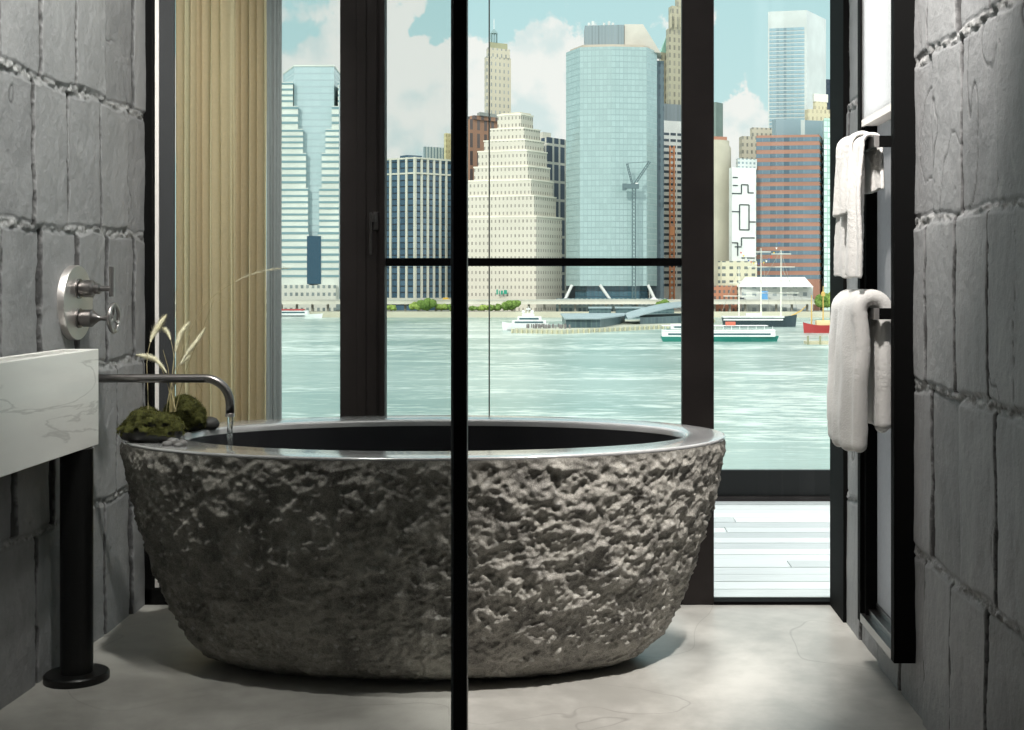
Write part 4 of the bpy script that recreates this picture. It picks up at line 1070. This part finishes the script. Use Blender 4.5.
mrb = facade('ribbon', lin(108, 130, 140), lin(78, 98, 110), 4.6, 50, .86, 1, .15, .7)
bands(b, f, zat(283, d), zat(137, d), 18, .50, mrb, e=.22)
b = building('glass_tower', 'pale green glass facade at the right edge of the right window bay', 866)
vol('wall', b, foot(824, 822.8, 860, 866, 18, 10), GZ, zat(118, 866), facade('green glass', lin(150, 182, 172), lin(178, 208, 196), 2.8, 3.9, .85, .8, .15, .7, .8))
b = building('low_building', 'cream four-storey block with three columns of dark windows at the foot of the white block', 838)
vol('wall', b, foot(722, 718, 757, 843, 4, 6), GZ, zat(261, 843), facade('cream low', lin(208, 203, 178), lin(90, 96, 92), 5.2, 4.6, .5, .42))
b = building('low_building', 'long red brick warehouse row left of the white pavilion', 834)
vol('wall', b, foot(714, 700, 737, 833, 2, 4), GZ, zat(285.5, 833), facade('brick low', lin(178, 124, 98), lin(90, 84, 80), 3.2, 4, .45, .5))
b = building('low_building', 'grey white shed-roofed market hall behind the tall ship', 832)
mh = facade('hall', lin(206, 210, 206), lin(140, 150, 152), 7, 5, .4, .5)
vol('wall', b, foot(742, 738, 813, 832, 6, 10), GZ, zat(287, 832), mh)
zt = zat(287, 832)-GZ; x0_, x1_ = P(738, 0, 832)[0], P(813, 0, 832)[0]
rb = MB(); rb.v = [(x0_, 830, zt), (x1_, 830, zt), (x1_, 850, zt), (x0_, 850, zt), (x0_+6, 840, zt+6.5), (x1_-4, 840, zt+6.5)]
for q in ((0, 1, 5, 4), (1, 2, 5), (2, 3, 4, 5), (3, 0, 4)): rb.face(list(q))
rb.build('roof', plain('white metal roof', lin(226, 230, 228)), b)
vol('banner', b, [P(760.5, 0, 828.6)[:2], P(768, 0, 828.6)[:2], P(768, 0, 829)[:2], P(760.5, 0, 829)[:2]], zat(301, 829), zat(291, 829), plain('blue banner', lin(90, 150, 200)))

# ---- low filler blocks along the shore behind the highway, left and middle
b = building('low_building', 'low dark terminal frontage under the glass tower', 836)
vol('wall', b, foot(560, 556, 668, 833, 2, 3), GZ, zat(298.5, 833), facade('terminal', lin(150, 165, 162), lin(84, 104, 110), 3, 4, .6, .6))

# ---- elevated highway and promenade
hw = empty('elevated_highway', (0, 826, GZ), label='long pale elevated roadway running along the far shore', cat='bridge')
zt = zat(300.5, 822)-GZ
MB().box((-420, -4, zt-2.4), (420, 4.5, zt)).build('road_deck', plain('pale road beam', lin(216, 214, 200)), hw)
MB().box((-420, -4.4, zt-.2), (420, -4.0, zt+.7)).build('railing', plain('rail', lin(190, 190, 180)), hw)
pc = MB().box((-.7, -.7, 0), (.7, .7, zt-2.45)).build('column', plain('road column', lin(150, 148, 138)), hw)
for i in range(44):
    c = pc if i == 0 else pc.copy()
    if i: C.objects.link(c); c.parent = hw
    c.location = (-215+i*10, 2, 0)
q_ = MB().box((-420, 811.4, WZ-.5), (420, 812.6, GZ+.5)).build('quay_wall', plain('quay', lin(196, 192, 172))); q_['kind'] = 'structure'

# ---- cars on the roadway
mcar = [plain('white car paint', lin(235, 235, 235), .3), plain('dark car paint', lin(70, 75, 80), .3), plain('yellow cab paint', lin(225, 180, 60), .3)]
for i, (xx, mi_, lb) in enumerate([(654, 0, 'white van on the elevated road below the white slotted block'), (446, 2, 'yellow cab on the elevated road just left of the black screen post'), (742, 1, 'dark car on the elevated road left of the market hall')]):
    c = P(xx, 0, 824); e = empty('car', (c[0], 824, GZ+zt-.28), label=lb, cat='car')
    MB().prism([(-2.5, -1), (2.5, -1), (2.5, 1), (-2.5, 1)], .3, 1.3).build('body', mcar[mi_], e, bevel=.15)
    MB().prism([(-1.6, -.9), (1.4, -.9), (1.4, .9), (-1.6, .9)], 1.25, 2.1).build('cabin', mcar[mi_], e, bevel=.15)

# ---- trees
M['leaf'] = mat('tree leaves', lin(104, 128, 66), .9, 0, .1, var=(.9, .45)); M['leaf2'] = mat('young leaves', lin(140, 160, 84), .9, 0, .1, var=(.9, .4)); M['bark'] = plain('bark', lin(96, 80, 62))
def tree(xx, d, wpx, ypx, label, m='leaf', seed=0):
    import bmesh
    c = P(xx, 0, d); e = empty('tree', (c[0], d, GZ+.5), label=label, cat='tree', group='trees along the far promenade')
    R_ = wpx/1.7*d/1280; top = zat(ypx, d)-GZ-.5; rng = random.Random(seed)
    MB().tube([(0, 0, 0), (.2, 0, top*.6)], [.35, .2], 6).build('trunk', M['bark'], e)
    bm = bmesh.new()
    for i in range(16):
        a, r = rng.random()*2*PI, R_*rng.random()**.6*.75; hh = top*(.38+.5*rng.random()*(1-r/R_*.5)); q = rng.uniform(.42, .62)*min(R_, top*.55)
        geo = bmesh.ops.create_icosphere(bm, subdivisions=3, radius=q)
        for v in geo['verts']:
            v.co = v.co*(1+.35*mnoise.noise(v.co*1.6/q*1.5+Vector((i, seed, 0)))) + Vector((r*math.cos(a), r*math.sin(a)*.6, hh))
    bm_obj('crown', bm, M[m], e)
    return e
for i, (xx, wp, yp, lb, m) in enumerate([(391, 10, 305, 'small tree on the promenade beside the thick window post', 'leaf2'), (418, 15, 302, 'round tree on the promenade, left of the tallest one below the dark mullioned block', 'leaf2'),
        (428, 20, 299, 'tallest full tree on the promenade below the dark mullioned block', 'leaf'), (441, 14, 304, 'low pale green tree right of the tallest promenade tree', 'leaf2'), (452, 10, 304, 'tree touching the left side of the black screen post', 'leaf'),
        (474, 14, 306, 'low tree just right of the black screen post', 'leaf'), (484, 12, 305, 'low tree left of the thin glass joint line', 'leaf2'), (495, 14, 304, 'bushy tree right of the thin glass joint line', 'leaf'), (512, 22, 300, 'large tree left of the moored white yacht', 'leaf'),
        (664, 13, 300, 'small tree at the foot of the white slotted office block', 'leaf'), (823, 12, 293, 'green tree behind the red lightship', 'leaf'), (833, 14, 291, 'green tree at the extreme right edge of the right bay', 'leaf2')]):
    tree(xx, 815, wp, yp, lb, m, i+1)

# ---- boats and piers
mhw = plain('white hull', lin(232, 236, 234), .4); mgreen = plain('green hull', lin(40, 130, 118), .4); mred = plain('red hull', lin(176, 60, 60), .4)
mwin = plain('boat windows', lin(66, 96, 104), .3); mnavy = plain('dark hull', lin(50, 66, 72), .5); mwood = plain('varnished spar', lin(206, 170, 96)); mspar = plain('white spar', lin(226, 226, 214))
def hull(L, Wd, H, m, name='hull', parent=None, sheer=.3, z0=-.3):
    """pointed bow at +x"""
    mb = MB(); n = 14
    for i in range(n+1):
        t = i/n; x = -L/2+L*t; wv = Wd/2*(1 if t < .6 else math.cos((t-.6)/.4*PI/2)**.8+.02); zt_ = H+sheer*H*max(0, (t-.55)/.45)**2+sheer*.4*H*max(0, (.2-t)/.2)**2
        mb.v += [(x*.96, -wv*.6, z0), (x, -wv, zt_), (x, wv, zt_), (x*.96, wv*.6, z0)]
    for i in range(n):
        a = i*4; 
        for j in range(3): mb.face([a+j, a+4+j, a+5+j, a+1+j])
        mb.face([a+3, a+7, a+4, a])
    mb.face([0, 1, 2, 3]); mb.face([n*4+3, n*4+2, n*4+1, n*4])
    return mb.build(name, m, parent)
def at_water(xx, yw):   # depth where the water surface shows at row yw
    return (EYE-WZ)*1280/(yw-280)
def deckbox(e, name, x0, x1, z0, z1, wd, m, bev=.2):
    return MB().box((x0, -wd, z0), (x1, wd, z1)).build(name, m, e, bevel=bev)
# white yacht
d = 606; s = d/1280; x = (525-583)*s
e = empty('yacht', (x, d, WZ), PI, label='white multi-deck yacht moored left of the ferry pier', cat='boat')
L = 46*s; hull(L, 5.4, 3.0, mhw, parent=e)
MB().box((-L*.46, -2.4, -.3), (L*.38, 2.4, .25)).build('waterline', mnavy, e)
deckbox(e, 'main_deck', -L*.46, L*.28, 3.0, 4.6, 2.3, mhw); deckbox(e, 'cabin_window', -L*.40, L*.22, 3.4, 4.2, 2.36, mwin, .02)
deckbox(e, 'upper_deck', -L*.36, L*.16, 4.6, 6.4, 2.0, mhw); deckbox(e, 'cabin_window', -L*.30, L*.12, 5.0, 5.9, 2.06, mwin, .02)
deckbox(e, 'bridge', -L*.20, L*.06, 6.4, 7.8, 1.6, mhw)
MB().tube([(-1.2, 0, 7.8), (-1.8, 0, 11.2)], .16, 6).build('mast', mhw, e); MB().tube([(-2.6, 0, 10), (-.6, 0, 10)], .3, 6).build('radar', mhw, e)
for q in (-3.4, .8): MB().lathe([(.3, 0), (.8, .6), (.7, 1.2), (.1, 1.6)], (q, 0, 7.9), 'z', 10).build('radar_dome', mhw, e)
# ferry green and white
d = at_water(0, 341.5); s = d/1280; x0, x1 = (676-583)*s, (779-583)*s; L = (x1-x0)*1.15
e = empty('ferry', (x1-L/2, d, WZ), label='white passenger ferry with a green hull in the right bay', cat='boat')
hull(L, 6.5, 1.9, mgreen, parent=e, sheer=.15); deckbox(e, 'lower_deck', -L*.49, L*.46, 1.9, 4.0, 3, mhw); deckbox(e, 'window_row', -L*.44, L*.42, 2.6, 3.3, 3.06, mwin, .02)
deckbox(e, 'upper_deck', -L*.49, L*.46, 4.05, 4.6, 3.1, mhw, .05); 
for i in range(14):
    xx = -L*.46+i*L*.069; MB().tube([(xx, -2.9, 4.6), (xx, -2.9, 6.0)], .1, 5).build('post', mhw, e)
deckbox(e, 'canopy', -L*.49, L*.40, 6.0, 6.25, 3.1, mhw, .04); deckbox(e, 'wheelhouse', L*.05, L*.13, 6.25, 7.6, 1.5, plain('red wheelhouse', lin(200, 110, 90)), .1)
# second ferry, only its bow seen left of the post
d = at_water(0, 335.5); s = d/1280
e = empty('ferry', ((690-583)*s, d+22, WZ), PI, label='green and white ferry bow showing left of the right window post', cat='boat')
L = 44*s; hull(L, 5, 1.8, mgreen, parent=e, sheer=.2); deckbox(e, 'lower_deck', -L*.45, L*.36, 1.8, 4.2, 2.2, mhw); deckbox(e, 'window_row', -L*.4, L*.3, 2.5, 3.3, 2.26, mwin, .02)
# red and white boat far left
d = at_water(0, 316.5); s = 800/1280
e = empty('tour_boat', ((294-583)*s, 800, WZ), label='low red and white tour boat at the far left shore', cat='boat')
L = 58*s; hull(L, 6, 2.2, mhw, parent=e); MB().box((-L*.45, -3.05, 1.1), (L*.2, 3.05, 1.6)).build('dark_stripe', mnavy, e); deckbox(e, 'cabin', -L*.44, L*.25, 2.2, 4.6, 2.6, mhw); deckbox(e, 'red_band', -L*.44, L*.18, 4.6, 5.6, 2.65, mred); deckbox(e, 'window_row', -L*.4, L*.2, 3.0, 4.0, 2.66, mwin, .02)
# tall ship
d = at_water(0, 326); d = 650; s = d/1280; x0, x1 = (722-583)*s, (797-583)*s; L = x1-x0
e = empty('tall_ship', ((x0+x1)/2, d, WZ), label='white three-masted sailing ship with bare yards and bunting', cat='ship')
hull(L, 7, 4.6, mnavy, parent=e, sheer=.35); MB().box((-L*.49, -3.6, 3.3), (L*.30, 3.6, 4.1)).build('white_stripe', mhw, e); deckbox(e, 'bulwark', -L*.5, L*.32, 4.6, 5.4, 3.5, mhw); deckbox(e, 'deckhouse', -L*.18, L*.02, 5.2, 6.9, 1.8, mhw)
for i, (xm, yt, yards) in enumerate([(739, 267, (283, 296)), (761, 248, (252, 267, 281.5, 293)), (781, 250, (254, 267, 280, 293))]):
    X = (xm-583)*s-(x0+x1)/2; zt_ = EYE-(yt-280)*s-WZ
    MB().tube([(X, 0, 3), (X, 0, zt_*.6), (X, 0, zt_)], [.42, .3, .14], 8).build('mast', mspar, e)
    for yy, hl in zip(yards, (5, 7, 11.5, 9) if i else (5, 8)):
        z = EYE-(yy-280)*s-WZ; MB().tube([(X-hl, -.5, z), (X+hl, -.5, z)], .22 if hl < 10 else .32, 6).build('yard', mspar, e)
MB().tube([(L*.40, 0, 5), (L*.55, 0, 8), (L*.62, 0, 10.5)], [.4, .3, .15], 8).build('bowsprit', mwood, e)
mr = plain('rigging', lin(170, 170, 160)); rg = MB()
def zz_(y): return EYE-(y-280)*s-WZ
def xx_(x): return (x-583)*s-(x0+x1)/2
for a, b_ in (((739, 267), (722, 312)), ((761, 248), (739, 285)), ((781, 250), (761, 285)), ((781, 250), (797, 308)), ((781, 268), (803, 300)), ((761, 248), (770, 312)), ((739, 267), (748, 312)), ((781, 256), (792, 312))):
    rg.tube([(xx_(a[0]), .3, zz_(a[1])), (xx_(b_[0]), .3, zz_(b_[1]))], .09, 3)
rg.build('rigging', mr, e)
fc = [plain('red flag', lin(200, 70, 60)), plain('yellow flag', lin(220, 190, 60)), plain('white flag', lin(235, 235, 230)), plain('blue flag', lin(60, 90, 160))]
for i in range(16):
    t = i/15; xq = 741+t*38; yq = 252+ (14*(1-(2*t-1)**2)) - 6*t
    if i > 12: yq -= (i-12)*1.2
    n = MB(); n.v = [(xx_(xq)-.5, 0, zz_(yq)), (xx_(xq)+.5, 0, zz_(yq)), (xx_(xq), .15, zz_(yq)-1.0), (xx_(xq), -.15, zz_(yq)-1.0)]; n.face([0, 1, 2]); n.face([0, 1, 3]); n.build('bunting_flag', fc[i % 4], e)
# lightship
d = at_water(0, 333); d = 575; s = d/1280; x0, x1 = (803-583)*s, (846-583)*s; L = x1-x0
e = empty('lightship', ((x0+x1)/2, d, WZ), PI, label='red-hulled lightship with two yellow masts at the right edge of the river', cat='ship')
hull(L, 6, 3.4, mred, parent=e, sheer=.4); deckbox(e, 'deckhouse', -L*.25, L*.2, 3.4, 5.6, 2, plain('cream deckhouse', lin(226, 210, 160)))
for q, hh in ((L*.30, 17), (-L*.02+1, 21), (-L*.3, 16)): MB().tube([(q, 0, 3), (q, 0, hh)], [.35, .18], 8).build('mast', mwood, e)
MB().lathe([(.9, 0), (.9, 1.6), (.2, 2.2)], (-L*.02+1, 0, 16.5), 'z', 10).build('lantern', mwood, e)
# small pier front right
d = at_water(0, 344); s = d/1280
e = empty('floating_pier', ((828-583)*s, d, WZ), label='small timber floating pier in front of the lightship', cat='pier')
MB().box((-8.5, -3, -.5), (20, 3, 1.1)).build('deck', plain('pier timber', lin(190, 184, 156)), e)
for i in range(5): MB().tube([(-8+i*4.5, -3.3, -.5), (-8+i*4.5, -3.3, 3.2)], .35, 8).build('pile', plain('pile timber', lin(150, 150, 120)) if i == 0 else bpy.data.materials['pile timber'], e)
# big ferry pier in the middle
pier = empty('ferry_pier', (0, 0, WZ), label='long ferry pier with low glazed terminal, sweeping grey canopy and timber piles', cat='pier')
def PW(x, dd): return ((x-583)*dd/1280, dd)
mpd = plain('pier deck', lin(176, 178, 160)); mcan = plain('grey canopy', lin(150, 168, 172), .4); mtg = facade('terminal glazing', lin(90, 112, 112), lin(56, 78, 84), 2.4, 5, .8, .9)
fd = [PW(512, 573), PW(562, 563), PW(690, 640), PW(716, 720), PW(572, 700), PW(557, 596), PW(516, 588)]
MB().prism(fd, -.2, 1.7).build('deck', mpd, pier)
fg = [PW(566, 590), PW(600, 592), PW(620, 640), PW(625, 680), PW(562, 672)]
MB().prism(fg, 1.7, 5.6).build('terminal', mtg, pier); MB().prism(grow(fg, 1.5), 5.6, 6.2).build('terminal_roof', mcan, pier)
fg2 = [PW(640, 640), PW(682, 655), PW(700, 720), PW(640, 720)]
MB().prism(fg2, 1.7, 5.0).build('terminal', mtg, pier)
cb_ = MB(); n = 16
for i in range(n+1):
    t = i/n; a = PW(628+70*t, 628+50*t); z = 4.2+5.5*math.sin(t*PI*.55); cb_.v += [(a[0], a[1], z), (a[0], a[1]+48, z+1.5), (a[0], a[1], z+.5), (a[0], a[1]+48, z+2)]
for i in range(n):
    a = 4*i; cb_.face([a, a+4, a+6, a+2]); cb_.face([a+2, a+6, a+7, a+3]); cb_.face([a+1, a+5, a+4, a]); cb_.face([a+3, a+7, a+5, a+1])
cb_.face([0, 2, 3, 1]); cb_.face([4*n, 4*n+1, 4*n+3, 4*n+2])
cb_.build('canopy', mcan, pier)
pl0 = MB().lathe([(.38, -1), (.38, 1.6), (.30, 1.9)], seg=8).build('pile', plain('pale piles', lin(196, 192, 160)), pier)
pp = [fd[0], fd[1], fd[2], fd[3]]; cnt = 0
for (A, B), nn_ in zip(zip(pp[:-1], pp[1:]), (10, 26, 12)):
    for i in range(nn_):
        c = pl0 if cnt == 0 else pl0.copy()
        if cnt: C.objects.link(c); c.parent = pier
        c.location = (A[0]+(B[0]-A[0])*i/nn_, A[1]+(B[1]-A[1])*i/nn_-.5, 0); cnt += 1
rng = random.Random(4); mb = MB()
for i in range(60):
    t = rng.random(); q = PW(526+44*t, 582-6*t+rng.random()*20); mb.lathe([(.25, 1.7), (.3, 3.0), (.12, 3.5)], (q[0], q[1], 0), 'z', 5)
tag(mb.build('pier_crowd', plain('people clothes', lin(120, 116, 116))), 'tiny crowd of people waiting on the ferry pier', 'crowd', kind='stuff').location.z = WZ
tf = MB()
for i in range(9):
    q = PW(600+i*9.5, 700+i*1.5); tf.box((q[0]-2.4, q[1], 0), (q[0]+2.4, q[1]+14, 1))
bpy.data.objects
for i, (xx, wd, lb) in enumerate([(600, 11, 'low grey terminal shed left of the crane foot by the shore'), (630, 14, 'low grey terminal shed below the crane by the shore'), (662, 12, 'low grey terminal shed below the orange hoist by the shore')]):
    c = P(xx, 0, 790); e = empty('terminal_shed', (c[0], 790, WZ), label=lb, cat='building', group='terminal sheds by the shore')
    MB().prism([(-wd*.62, 0), (wd*.62, 0), (wd*.62, 12), (-wd*.62, 12)], -.3, 6.2).build('wall', mtg, e)
    MB().prism([(-wd*.66, -1), (wd*.66, -1), (wd*.66, 13), (-wd*.66, 13)], 6.2, 7.0).build('roof', mcan, e)
